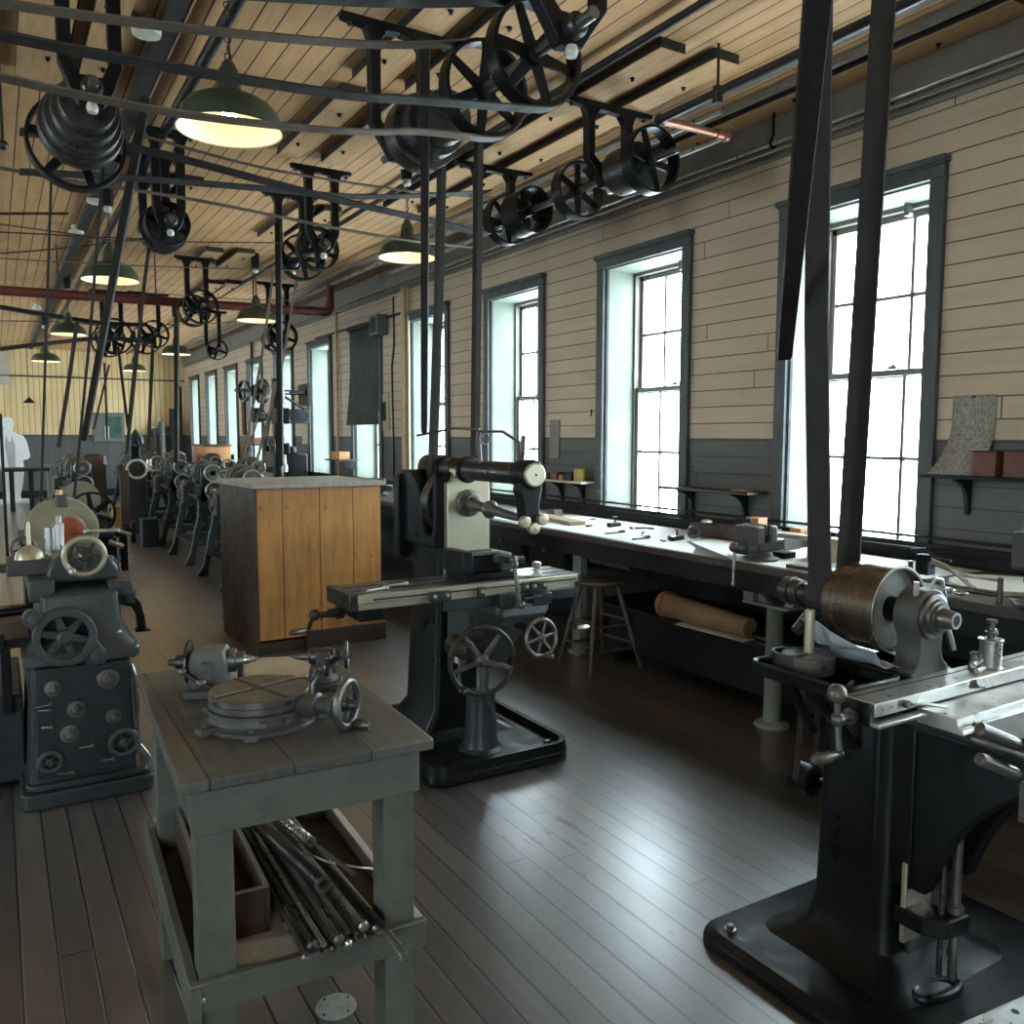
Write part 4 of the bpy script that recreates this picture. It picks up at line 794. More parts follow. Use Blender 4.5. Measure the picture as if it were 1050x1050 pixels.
# pale plate at the lower right corner
a, b = at(968, 1056, Z=.075), at(1064, 1014, Z=.075)
d = (b-a).normalized(); nrm = V(d.y, -d.x, 0)
o = thing('pale_plate', 'pale flat plate with a dark hole on the miller base at the lower right corner', 'plate', (a+b)/2 - V(0,0,.02))
part(o, 'slab', 'steel_pale', MB().p([(q.x, q.y) for q in (a, b, b+nrm*.3, a+nrm*.3)], 'z', .053, .075), bev=.003)
h = at(1041, 1037, Z=.0755); part(o, 'hole', 'black_flat', MB().l((h.x,h.y,.0748), 'z', [(0,.010),(.001,.010)], 18))
# ================================================================= workbench along the windows
BX, BZ = 3.53, .90
W = thing('workbench', 'long dark wooden workbench running along the wall under all the windows', 'workbench', (4.0, 9, 0))
part(W, 'worktop', 'bench_boards', MB().bb(BX, WX-.03, -1.0, 22.5, BZ-.045, BZ), bev=.005)
part(W, 'front_board', 'bench_paint', MB().bb(BX+.02, BX+.05, -1.0, 22.5, BZ-.16, BZ-.045), bev=.003)
part(W, 'back_board', 'bench_paint', MB().bb(WX-.055, WX-.03, -1.0, 22.5, BZ, BZ+.10).bb(4.38, 4.40, -1, 22.5, .1, BZ-.05), bev=.003)
for y in (-.6, 1.2, 5.02, 7.4, 9.6, 11.8, 14, 16.2, 18.4, 20.6):
    part(W, 'leg', 'bench_leg_paint' if y == 5.02 else 'bench_paint', MB().bb(BX+.06, BX+.12, y-.05, y+.05, 0, BZ-.045).bb(BX+.12,4.3,y-.03,y+.03,BZ-.12,BZ-.05).bb(BX+.04, BX+.14, y-.07, y+.07, 0, .03), bev=.005)
part(W, 'lower_shelf', 'bench_paint', MB().bb(3.68, 4.36, 1.3, 4.95, .395, .42).bb(3.74,3.78,1.4,4.9,.1,.395), bev=.003)
part(W, 'forked_leg', 'bench_leg_paint', MB().l((3.63,3.20,0), 'z', [(0,.10),(.02,.09),(.03,.05),(.66,.046),(.67,.05)], 24).bb(3.56,3.70,3.06,3.38,.67,.685).bb(3.57,3.63,3.31,3.38,.685,.855).p([(3.06,.685),(3.12,.685),(3.08,.74),(3.065,.855),(3.03,.855),(3.035,.74)], 'x', 3.60, 3.64).p([(3.30,.685),(3.22,.685),(3.28,.74),(3.31,.80)], 'x', 3.60, 3.64), bev=.003, label='pale grey-green forked iron leg')
for y0, y1 in ((5.15, 5.65), (5.75, 6.35), (6.5, 7.2)):
    d = part(W, 'drawer', 'bench_paint', MB().bb(BX+.055, 4.3, y0, y1, .60, BZ-.05).bb(BX+.04, BX+.056, y0+.01, y1-.01, .62, .84), bev=.004); part(d, 'pull', 'steel_mid', MB().c((BX+.04,(y0+y1)/2,.73),(BX+.015,(y0+y1)/2,.73),.016,n=12))
dw = part(W, 'drawer', 'wood_dark', MB().bb(3.60, 4.1, 4.42, 4.88, .70, .712).bb(3.60,3.615,4.42,4.88,.70,.78).bb(3.60,4.1,4.87,4.885,.70,.78), bev=.002); part(dw, 'edge_strip', 'bench_leg_paint', MB().bb(3.597,3.6,4.42,4.88,.772,.782))
for i, (dx, dy) in enumerate(((0,0), (.02,-.03), (-.01,.01))):
    z = .421 + .016*i; c = V(3.80+dx, 3.33+dy, z)
    mb = MB().ring(c, 'z', .055, .125, 0, .013, 40)
    solo('ring_plate', 'steel_dark', mb, 'dark slotted ring plate in the stack on the low shelf under the bench', 'ring plate', 'ring plates stacked under the bench')
# brown paper parcel on the low shelf
pa, pb = V(3.70, 4.14, .508), V(3.72, 3.46, .485); ax = (pb-pa).normalized(); e1, e2, _ = basis(ax); secs = []
for k in range(15):
    t_ = k/14; c = lerp(pa, pb, t_); r_ = .078 - .020*t_; rr = random.Random(k)
    secs.append([c + e1*(r_*math.cos(q)*(1+.06*math.sin(3*q+k)) ) + e2*(r_*1.02*math.sin(q)*(1+.05*rr.uniform(-1,1))) for q in (2*PI*j/16 for j in range(16))])
o = thing('parcel', 'brown paper wrapped parcel lying on the low shelf under the bench', 'parcel', (3.71, 3.76, .42))
part(o, 'wrapping', 'paper_brown', MB().lo(secs), ang=50); part(o, 'end_flap', 'wood_orange', MB().p([(4.185,.43),(4.185,.59),(4.10,.58),(4.09,.43)], 'x', 3.66, 3.75).l(pa + V(0,.012,0), (0,1,0), [(0,.085),(.03,.09),(.06,.06)], 14), bev=.01)
solo('paper_sheet', 'paper_white', MB().p([(3.60,3.98),(3.72,4.02),(3.76,3.45),(3.63,3.42)], 'z', .421, .424), 'grey-white paper sheet on the low shelf under the brown parcel', 'paper', bev=.001)
solo('dark_plank', 'iron_black', MB().b(3.86, 4.75, .02, .30, .05, .04, rz=.35), 'dark bar lying on the floor under the bench behind the stool', 'bar', bev=.004)
# white paper on the bench
solo('bench_paper', 'paper_white', MB().p([(3.545,3.77),(3.72,3.93),(3.92,4.24),(4.38,4.34),(4.38,6.7),(3.60,6.7)], 'z', BZ, BZ+.004), 'large white paper covering the bench behind the stool, strewn with small tools', 'paper')
solo('bench_paper', 'paper_white', MB().p([(3.555,3.44),(3.92,4.20),(4.38,4.28),(4.38,2.5),(3.58,2.5)], 'z', BZ, BZ+.004), 'white paper covering the bench around the bench vise', 'paper')
def on(u, v, h=.0): p = at(u, v, Z=BZ+.004); return V(p.x, p.y, BZ+.0045+h)
TOOLS = [(587,537,.10,.03,.010,.2,'flat dark steel bar lying near the left end of the white paper'), (604,540,.06,.035,.014,.5,'short dark block left of the clamp on the white paper'),
         (628,547,.13,.035,.008,.1,'flat lens-shaped dark scraper at the front of the white paper'), (660,550,.14,.022,.012,.9,'dark file lying across the front middle of the white paper'),
         (655,553,.12,.022,.012,.2,'dark chisel beside the file on the white paper'), (680,555,.06,.02,.012,1.2,'tiny dark punch near the right end of the white paper'), (608,533,.05,.03,.008,.1,'small grey tag far back on the white paper')]
for u, v, L_, w, h, a, lb in TOOLS:
    p = on(u, v); tl = thing('hand_tool', lb, 'tool', p)
    part(tl, 'blade', 'steel_dark', MB().b(p.x,p.y,p.z+h/2, L_, w, h, rz=a), bev=.003)
    if L_ > .11: e = V(math.cos(a), math.sin(a), 0)*L_*.5; part(tl, 'handle', 'wood_dark', MB().l(p + e + V(0,0,h/2+.004), e, [(0,.008),(.02,.012),(.05,.011),(.06,.005)], 10))
for u, v, lb in ((630,540,'dark toolmaker clamp standing at the back middle of the white paper'), (694,554,'dark clamp with a bright screw at the right end of the white paper')):
    p = on(u, v); o = thing('tool_clamp', lb, 'clamp', p)
    part(o, 'jaw', 'iron_black', MB().b(p.x,p.y,p.z+.015,.14,.035,.03,rz=.3), bev=.004); part(o, 'jaw', 'iron_grey', MB().b(p.x+.03,p.y+.05,p.z+.014,.12,.04,.028,rz=.2), bev=.004)
    part(o, 'screw', 'steel_dark', MB().c(p+V(.02,.02,.02), p+V(.02,.02,.075), .008, n=10).c(p+V(0,.02,.07), p+V(.04,.02,.07), .006, n=8))
p = on(651, 543); o = thing('pliers', 'bright pliers lying open in the middle of the white paper', 'pliers', p)
part(o, 'handle', 'steel_dark', MB().t([p+V(0,0,.01), p+V(.06,-.02,.012), p+V(.12,-.05,.01)], .007, 6)); part(o, 'handle', 'steel_dark', MB().t([p+V(0,0,.012), p+V(.06,-.05,.014), p+V(.10,-.10,.01)], .007, 6)); part(o, 'jaws', 'steel_pale', MB().s(p+V(-.02,.015,.014), .022, (1,.7,.6)))
p0, p1 = on(552, 537), on(600, 533)
solo('wooden_board', 'plank_pale', MB().b((p0.x+p1.x)/2,(p0.y+p1.y)/2+.1,BZ+.02,.14,.8,.03, rz=-.15), 'pale wooden board on the bench behind the milling machine arbor', 'board', bev=.003)
solo('small_block', 'iron_grey', MB().b(4.12, 6.1, BZ+.035, .10, .10, .06, rz=.2), 'small grey block behind the pale wooden board on the bench', 'block', bev=.004)
# bench vise
def bench_vise(x, y, label, s=1.0):
    o = thing('bench_vise', label, 'vise', (x, y, BZ+.004))
    z = BZ + .0045
    part(o, 'base', 'iron_grey', MB().l((x+.08,y,z), 'z', [(0,.10*s),(.015,.10*s),(.02,.07*s),(.05*s,.06*s)], 28), bev=.003)
    part(o, 'body', 'iron_grey', MB().bb(x+.02,x+.22*s,y-.05*s,y+.05*s,z+.05*s,z+.12*s).bb(x+.06,x+.12,y-.085*s,y+.085*s,z+.10*s,z+.20*s), bev=.012)
    part(o, 'front_jaw', 'iron_grey', MB().bb(x-.05,x+.02,y-.085*s,y+.085*s,z+.10*s,z+.20*s).bb(x-.06,x+.1,y-.035*s,y+.035*s,z+.05*s,z+.12*s), bev=.012)
    part(o, 'jaw_plate', 'steel_mid', MB().bb(x+.02,x+.03,y-.085*s,y+.085*s,z+.15*s,z+.205*s)); part(o, 'jaw_plate', 'steel_mid', MB().bb(x+.05,x+.06,y-.085*s,y+.085*s,z+.15*s,z+.205*s))
    sc = part(o, 'screw', 'steel_mid', MB().c((x-.05,y,z+.085*s),(x-.13,y,z+.085*s),.018,n=14)); part(sc, 'ball', 'steel_mid', MB().s((x-.13,y,z+.085*s), .03)); part(sc, 'handle', 'steel_pale', MB().c((x-.13,y,z+.10),(x-.13,y,z-.12),.0085,n=10).s((x-.13,y,z-.12),.013))
    return o
bench_vise(3.60, 3.36, 'grey bench vise with a hanging handle on the bench between the two near windows')
solo('vise_plate', 'iron_black', MB().b(3.70, 3.52, BZ+.12, .02, .12, .21), 'dark upright plate standing beside the grey bench vise', 'plate', bev=.003)
for i, (u, v, sx, sy, sz, mt, nm, lb) in enumerate((
    (772,556,.10,.10,.16,'wood_orange','wood_block','orange wooden block standing behind the grey bench vise'), (796,564,.16,.14,.10,'iron_grey','steel_block','grey steel block just right of the bench vise'),
    (800,573,.11,.08,.035,'iron_black','dark_block','low dark block in front of the grey steel block on the bench'), (812,562,.16,.08,.09,'wood_dark','dark_box','dark box with an orange piece on it beside the belts'))):
    p = at(u, v, Z=BZ+.004); solo(nm, mt, MB().b(p.x+sx/2, p.y+.02, BZ+.0045+sz/2, sx, sy, sz, rz=.1), lb, 'block', bev=.004)
    if i == 3: solo('wood_piece', 'wood_orange', MB().b(p.x+sx/2+.02, p.y+.02, BZ+.0045+sz+.016, .12, .08, .03, rz=.1), 'small orange wood piece lying on the dark box by the belts', 'wood piece', bev=.003)
solo('long_plank', 'plank_pale', MB().b(3.95, 3.30, BZ+.125, .10, .62, .025, rz=.1).b(3.95,3.1,BZ+.06,.08,.05,.11).b(3.96,3.5,BZ+.06,.08,.05,.11), 'pale long plank resting on blocks behind the bench vise', 'plank', bev=.003)
for u, lb in ((828, 'grey metal cylinder standing left of the wide belt on the bench'), (857, 'grey metal cylinder standing between the two wide belts on the bench')):
    p = at(u, 573, Z=BZ+.004); q = V(p.x+.08, p.y, BZ+.0045); solo('metal_cylinder', 'iron_grey', MB().l(q, 'z', [(0,.055),(.14,.055),(.145,.05),(.146,.045),(.15,.045)], 24), lb, 'cylinder')
solo('flat_case', 'wood_dark', MB().b(4.28, 4.15, BZ+.05, .20, .65, .09), 'long dark wooden case at the back of the bench below the shelf', 'case', bev=.004)
o = solo('gear_wheel', 'iron_grey', MB().ring((4.05,4.3,BZ+.05), (-.6,-.8,0), .028, .045, 0, .02, 24), 'small grey gear wheel standing beside the long dark case', 'gear'); solo('steel_lump', 'steel_pale', MB().s((4.15,4.28,BZ+.115), .03, (1.6,1,.6)), 'small bright metal lump on top of the long dark case', 'metal piece')
solo('flat_tray', 'wood_dark', MB().b(3.66, 2.92, BZ+.015, .16, .34, .02, rz=.1), 'thin dark tray at the bench edge behind the belts', 'tray', bev=.003)
# right part of the bench, behind the drum
bench_vise(3.60, 1.78, 'large grey bench vise at the right edge of the photo', 1.55)
o = thing('bench_fixture', 'fixture of thin steel rods and clamps on the bench right of the drum', 'fixture', (3.62, 2.15, BZ+.004))
z = BZ+.005
part(o, 'frame', 'steel_mid', MB().c((3.56,2.36,z+.05),(3.56,1.95,z+.045),.008,n=8).c((3.56,1.95,z),(3.56,1.95,z+.11),.012,n=8).c((3.56,2.36,z),(3.56,2.36,z+.13),.011,n=8)); part(o, 'arm', 'steel_pale', MB().t([(3.58,2.32,z+.16),(3.57,2.2,z+.13),(3.56,2.06,z+.05)], .009, 8).t([(3.6,2.3,z+.13),(3.62,2.15,z+.09),(3.62,1.98,z+.09)], .008, 8))
part(o, 'clamp', 'iron_black', MB().b(3.58,2.30,z+.12,.06,.06,.09).t([(3.56,2.36,z+.18),(3.57,2.30,z+.19),(3.58,2.24,z+.15),(3.58,2.18,z+.15)], .008, 8), bev=.004); part(o, 'wing_nut', 'steel_pale', MB().s((3.56,2.12,z+.02),.022,(1,1.6,.6)).s((3.58,2.18,z+.02),.02,(1,1.2,.7)))
solo('wooden_disc', 'shelf_pale', MB().l((3.98, 2.15, BZ+.005), 'z', [(0,.24),(.02,.24),(.024,.23)], 48), 'pale round wooden disc lying flat on the bench behind the rod fixture', 'disc')
solo('saw_sheet', 'steel_pale', MB().p([(3.60,1.90),(3.72,2.0),(3.80,1.7),(3.66,1.62)], 'z', BZ+.005, BZ+.009), 'bright sheet lying on the bench in front of the large vise', 'sheet')
solo('cupboard', 'bench_paint', MB().bb(3.62, 4.2, 1.62, 2.0, .05, .84), 'dark cupboard under the bench behind the oil pot', 'cupboard', bev=.005)

# ================================================================= shelves on the wall with their things
def wall_shelf(y0, y1, z, d, mt, lb):
    o = thing('wall_shelf', lb, 'shelf', (WX-d/2, (y0+y1)/2, z-.2))
    part(o, 'board', mt, MB().bb(WX-d, WX-.002, y0, y1, z-.02, z), bev=.002)
    for y in (y0+.18, y1-.18):
        c = [(WX-.004,z-.02),(WX-d+.03,z-.02),(WX-d+.03,z-.032)] + [(q.x, q.y) for q in bez((WX-d+.04,z-.035,0),(WX-.03,z-.05,0),(WX-.018,z-.22,0),8)] + [(WX-.004,z-.22)]
        part(o, 'bracket', 'bench_paint', MB().p(c, 'y', y-.012, y+.012))
    return o
wall_shelf(6.05, 6.75, 1.20, .18, 'shelf_pale', 'pale wall shelf with tins between the second and third windows')
wall_shelf(4.1, 5.0, 1.22, .20, 'wood_dark', 'dark empty wall shelf between the two nearest windows')
wall_shelf(1.2, 2.86, 1.395, .18, 'bench_paint', 'grey wall shelf under the pinned printed sheet')
solo('tin_can', 'tin_yellow', MB().l((4.43,6.16,1.20), 'z', [(0,.05),(.003,.052),(.11,.052),(.113,.048)], 28), 'yellow tin can at the right end of the pale shelf', 'tin')
solo('small_box', 'box_red', MB().b(4.44,6.52,1.235,.10,.11,.07), 'dull red small box on the pale shelf left of the tin', 'box', bev=.003)
solo('small_box', 'paper_brown', MB().b(4.42,6.41,1.222,.05,.06,.045), 'tiny tan box next to the dull red box on the pale shelf', 'box', bev=.002)
solo('small_box', 'iron_black', MB().b(4.45,6.30,1.235,.09,.10,.07), 'black small box between the tan box and the yellow tin', 'box', bev=.003)
solo('small_box', 'iron_black', MB().b(4.45,6.66,1.23,.09,.09,.06), 'black small box at the left end of the pale shelf', 'box', bev=.003)
solo('wood_block', 'wood_orange', MB().b(4.42,4.22,1.229,.08,.14,.016), 'thin orange wood strip at the right end of the dark empty shelf', 'wood strip', bev=.002)
for i, (y, h, lb) in enumerate(((2.52,.125,'red-brown wooden box at the left of the row under the printed sheet'), (2.36,.13,'second red-brown box in the row on the grey shelf'), (2.19,.145,'third and tallest red-brown box at the right edge of the photo'))):
    o = thing('wooden_box', lb, 'box', (4.45,y,1.395)); part(o, 'body', 'box_red', MB().bb(4.385,4.52,y-.06,y+.06,1.395,1.395+h), bev=.003); part(o, 'lid', 'wood_dark', MB().bb(4.38,4.525,y-.064,y+.064,1.395+h,1.395+h+.008), bev=.002)
# printed sheet pinned on the wall, curling out at the bottom
pts = []
N_ = 16; rows = []
for k in range(N_+1):
    t_ = k/N_; z = 1.825 - .43*t_; curl = max(0, t_-.35)**2*.33
    rows.append((z, WX-.006-curl*.8, curl*.45))
vs = []; fs = []
for z, x, sh in rows: vs += [V(x, 2.795+sh, z), V(x, 2.555+sh*.55, z)]
for k in range(N_): fs.append((2*k, 2*k+1, 2*k+3, 2*k+2))
mb = MB(); mb.add(vs, fs); o = solo('printed_sheet', 'printed_sheet', mb, 'worn printed paper sheet pinned to the wall right of the nearest window', 'paper', ang=80)
md = o.modifiers.new('thick', 'SOLIDIFY'); md.thickness = .0015
solo('pin', 'steel_dark', MB().s((WX-.012,2.675,1.815), .008), 'small pin holding the printed sheet to the wall', 'pin')
solo('wood_strip', 'trim_grey', MB().bb(WX-.014, WX-.001, 6.63, 6.79, 1.39, 1.75), 'grey-brown wooden strip fixed to the wall left of the second window', 'strip', bev=.002)
solo('hook', 'iron_black', MB().t([(WX-.005,6.13,1.83),(WX-.02,6.12,1.83),(WX-.022,6.11,1.80),(WX-.018,6.13,1.775)], .006, 6), 'small dark hook on the wall left of the second window', 'hook')
for z, lb in ((1.035,'upper thin pipe running along the wall across the window bottoms'), (.965,'lower thin pipe running along the wall across the window bottoms')):
    solo('wall_pipe', 'pipe_dark', MB().c((WX-.07,1.0,z),(WX-.07,8.2,z),.009,n=8), lb, 'pipe')
# ================================================================= ceiling: timbers, shafts, belts, lamps, pipes
ZT = ZC - .06
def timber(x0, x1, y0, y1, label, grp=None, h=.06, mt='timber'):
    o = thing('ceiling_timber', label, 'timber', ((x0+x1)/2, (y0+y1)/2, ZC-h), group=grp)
    part(o, 'beam', 'timber_dark_and_shaded', MB().bb(x0, x1, y0, y1, ZC-h+.006, ZC), bev=.003)  # shade on the timber sides is put into this darker colour
    part(o, 'plank', mt, MB().bb(x0, x1, y0, y1, ZC-h, ZC-h+.006), bev=.002)  # same timber: thin lighter layer painted as its lit underside
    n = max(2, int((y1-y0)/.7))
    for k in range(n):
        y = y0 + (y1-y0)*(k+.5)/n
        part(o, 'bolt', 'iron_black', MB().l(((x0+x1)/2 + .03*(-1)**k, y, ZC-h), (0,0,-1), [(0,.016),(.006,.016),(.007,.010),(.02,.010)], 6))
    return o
TIM = [(1.91,2.09,2.2,5.0,'dark ceiling timber above the big spoked pulleys, left one of the pair'), (2.25,2.43,2.2,5.0,'dark ceiling timber above the big spoked pulleys, right one of the pair'),
       (.20,.44,3.6,6.0,'ceiling timber holding the cone pulley at the upper left, left one of the pair'), (.52,.68,3.6,6.0,'ceiling timber holding the cone pulley at the upper left, right one of the pair'),
       (3.19,3.37,3.72,7.6,'long ceiling timber on the left of the hanger with two spoked wheels'), (3.54,3.72,3.66,7.6,'long ceiling timber on the right of the hanger with two spoked wheels'),
       (1.92,2.08,5.2,6.6,'ceiling timber over the crossed belt, left one of the pair'), (2.26,2.42,5.2,6.6,'ceiling timber over the crossed belt, right one of the pair'),
       (4.30,4.50,2.45,5.2,'dark timber along the ceiling close to the window wall')]
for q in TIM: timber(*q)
def pxtim(u0, v0, u1, v1, w, label):
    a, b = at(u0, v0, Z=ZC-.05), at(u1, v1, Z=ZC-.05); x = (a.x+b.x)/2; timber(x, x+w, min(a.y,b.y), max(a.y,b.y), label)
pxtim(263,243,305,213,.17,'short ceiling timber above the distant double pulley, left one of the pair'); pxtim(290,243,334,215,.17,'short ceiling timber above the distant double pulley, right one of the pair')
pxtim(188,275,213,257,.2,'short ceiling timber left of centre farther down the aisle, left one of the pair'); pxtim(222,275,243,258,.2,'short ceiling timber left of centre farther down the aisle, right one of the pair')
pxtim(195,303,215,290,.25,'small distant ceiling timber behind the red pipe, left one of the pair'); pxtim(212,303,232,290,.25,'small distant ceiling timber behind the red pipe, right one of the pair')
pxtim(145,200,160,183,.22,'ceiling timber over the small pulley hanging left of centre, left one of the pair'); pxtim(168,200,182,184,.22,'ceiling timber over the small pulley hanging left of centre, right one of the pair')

def hanger(par, x, y, z, half=.16, mat='iron_black', zt=None):
    """cast hanger: two feet on the timbers, two upright legs and a bearing between them"""
    zt = zt or ZT; w = half*.62; W2 = half*1.45
    left = [(x-W2,zt),(x+W2,zt),(x+W2*.97,zt-.03),(x+w+.055,zt-.045),(x+w+.032,zt-.10),(x+w+.028,z+.10),(x+.085,z-.01),(x+.05,z-.065),(x-.05,z-.065),(x-.085,z-.01),(x-w-.028,z+.10),(x-w-.032,zt-.10),(x-w-.055,zt-.045),(x-W2*.97,zt-.03)]
    hole = [(x+w*.55,zt-.05),(x+w-.028,zt-.10),(x+w-.026,z+.12),(x+.045,z+.055),(x-.045,z+.055),(x-w+.026,z+.12),(x-w+.028,zt-.10),(x-w*.55,zt-.05)]
    # two halves so that the opening between the legs stays clear
    o_ = [(x,zt),(x+W2,zt),(x+W2*.97,zt-.03),(x+w+.055,zt-.045),(x+w+.032,zt-.10),(x+w+.028,z+.10),(x+.085,z-.01),(x+.05,z-.065),(x,z-.065),(x,z+.055),(x+.045,z+.055),(x+w-.026,z+.12),(x+w-.028,zt-.10),(x+w*.55,zt-.05),(x,zt-.045)]
    m_ = [(2*x-a, b) for a, b in o_][::-1]
    h = part(par, 'hanger', mat, MB().p(o_, 'y', y-.03, y+.03).p(m_, 'y', y-.03, y+.03), bev=.006)
    part(h, 'bearing', 'steel_dark', MB().l((x,y-.08,z), 'y', [(0,.035),(.01,.045),(.15,.045),(.16,.035)], 20)); part(h, 'oil_cup', 'porcelain', MB().l((x,y-.03,z-.062), (0,0,-1), [(0,.02),(.02,.026),(.04,.02)], 12))
    for s_ in (-1.2, 1.2): part(h, 'bolt', 'steel_dark', MB().c((x+s_*half, y, zt-.02),(x+s_*half, y, zt-.055),.013,n=6))
    return h
def countershaft(x, z, y0, y1, label, pulleys=(), cone=None, hangers=(), mat='iron_black', half=.16, name='countershaft'):
    o = thing(name, label, 'pulley shaft', (x, (y0+y1)/2, z))
    part(o, 'shaft', 'steel_mid', MB().c((x,y0,z),(x,y1,z),.022,n=14))
    for p in pulleys: pulley(o, (x,p[0],z), 'y', p[1], p[2], p[3], mat, a0=p[4] if len(p) > 4 else .4)
    if cone:
        y = cone[0]; prof = [(0,.03)]
        for w, r in cone[1]: prof += [(y-cone[0], r*.98),(y-cone[0]+w*.1, r),(y-cone[0]+w*.9, r),(y-cone[0]+w, r*.98)]; y += w
        prof += [(y-cone[0], .03)]
        part(o, 'cone_pulley', 'steel_dark', MB().l((x,cone[0],z), 'y', prof, 40))
    for y in hangers: hanger(o, x, y, z, half)
    return o
countershaft(3.45, 3.25, 3.85, 6.4, 'shaft with two spoked wheels hanging near the window wall', ((4.10,.195,.09,6,.2),(4.85,.185,.10,6,.5),(5.50,.165,.22,3,.3),(5.78,.185,.10,5,.2)), hangers=(4.52, 5.98), half=.24, cone=(4.2, ((.2,.14),)))
countershaft(1.88, 3.09, 2.55, 4.45, 'shaft with two big spoked pulleys and a cone pulley at the top of the photo', ((2.95,.20,.075,6,.15),(3.35,.20,.075,6,.6)), cone=(3.68, ((.12,.12),(.12,.15),(.12,.18))), hangers=(2.72, 4.25), half=.22)
countershaft(.43, 3.10, 4.15, 5.25, 'shaft with a large cone pulley and spoked wheel at the upper left', ((5.08,.235,.09,6,.2),), cone=(4.42, ((.11,.12),(.11,.145),(.11,.17),(.11,.19))), hangers=(4.28,), half=.16)
countershaft(1.11, 3.08, 6.35, 7.15, 'small shaft with a solid drum left of centre above the aisle', ((6.55,.15,.12,4,.3),), cone=(6.68, ((.1,.17),(.1,.14))), hangers=(6.45, 7.05), half=.13)
countershaft(2.30, 3.10, 6.6, 7.75, 'dark double pulley shaft above the cabinet', ((6.85,.17,.09,5,.3),(7.25,.19,.09,5,.1)), hangers=(6.72, 7.55), half=.17)
countershaft(2.14, 3.10, 10.4, 11.4, 'distant pulley shaft just behind the red pipe', ((10.6,.2,.1,5,.3),(11.0,.19,.12,4,.6)), hangers=(10.8,), half=.17)
countershaft(1.55, 3.02, 13.4, 14.9, 'distant pulley cluster over the end of the aisle, left one', ((13.7,.26,.1,5,.3),(14.1,.2,.14,5,.6),(14.5,.24,.1,4,.2)), hangers=(13.9,), half=.2)
countershaft(2.05, 3.05, 13.2, 14.6, 'distant pulley cluster over the end of the aisle, right one', ((13.4,.2,.1,5,.3),(14.2,.22,.14,5,.6)), hangers=(13.8,), half=.2)
countershaft(3.25, 3.02, 14.6, 15.6, 'small distant pulley shaft left of the far lamp', ((14.9,.17,.1,4,.3),), hangers=(15.2,), half=.17)
countershaft(3.45, 2.95, 11.6, 12.5, 'dark pulley bracket beyond the red pipe near the window wall', ((11.8,.2,.12,5,.3),(12.2,.17,.14,4,.7)), hangers=(12.0,), half=.2)

# ---- belts running across under the ceiling
def belt(pts, Y, w, label, mt='belt', th=None, name='belt', grp=None, n=4):
    th = th or (.05 if 'dark wide' in label else .006); P_ = [at(u, v, Y=Y) for u, v in pts]; out = []
    for k in range(len(P_)-1):            # Catmull-Rom smoothing of the sag
        a, b, c, d = P_[max(k-1,0)], P_[k], P_[k+1], P_[min(k+2,len(P_)-1)]
        for j in range(n):
            t_ = j/n; out.append(.5*((2*b) + (c-a)*t_ + (2*a-5*b+4*c-d)*t_**2 + (3*b-a-3*c+d)*t_**3))
    out.append(P_[-1]); return solo(name, mt, MB().r(out, 'y', w, th), label, 'belt', grp)
def tbelt(Y, xc, zc, r, w, top, bot, label, mt):
    """band seen sagging over and under a pulley"""
    T_ = [at(u, v, Y=Y) for u, v in top]; B_ = [at(u, v, Y=Y) for u, v in bot]; out = []
    for Q in (T_ + [V(xc, Y, zc+r)], [V(xc + r*math.cos(math.radians(a)), Y, zc + r*math.sin(math.radians(a))) for a in range(72,-73,-12)], [V(xc, Y, zc-r)] + B_):
        if len(Q) > 8: out += Q; continue
        for k in range(len(Q)-1):
            a, b, c, d = Q[max(k-1,0)], Q[k], Q[k+1], Q[min(k+2,len(Q)-1)]
            for j in range(4):
                t_ = j/4; out.append(.5*((2*b) + (c-a)*t_ + (2*a-5*b+4*c-d)*t_**2 + (3*b-a-3*c+d)*t_**3))
        out.append(Q[-1])
    return solo('belt', mt, MB().r(out, 'y', w, .007), label, 'belt')
tbelt(2.95, 1.88, 3.09, .204, .075, [(-160,-70),(150,-16),(330,-1),(430,3)], [(430,103),(350,97),(180,70),(0,36),(-160,-4)], 'wide dark belt around the nearest big spoked pulley', 'belt')
tbelt(3.35, 1.88, 3.09, .204, .07, [(-160,-28),(0,3),(180,28),(350,44),(430,46)], [(430,135),(350,134.5),(180,116),(0,79),(-160,36)], 'wide worn belt around the second big spoked pulley', 'belt_worn')
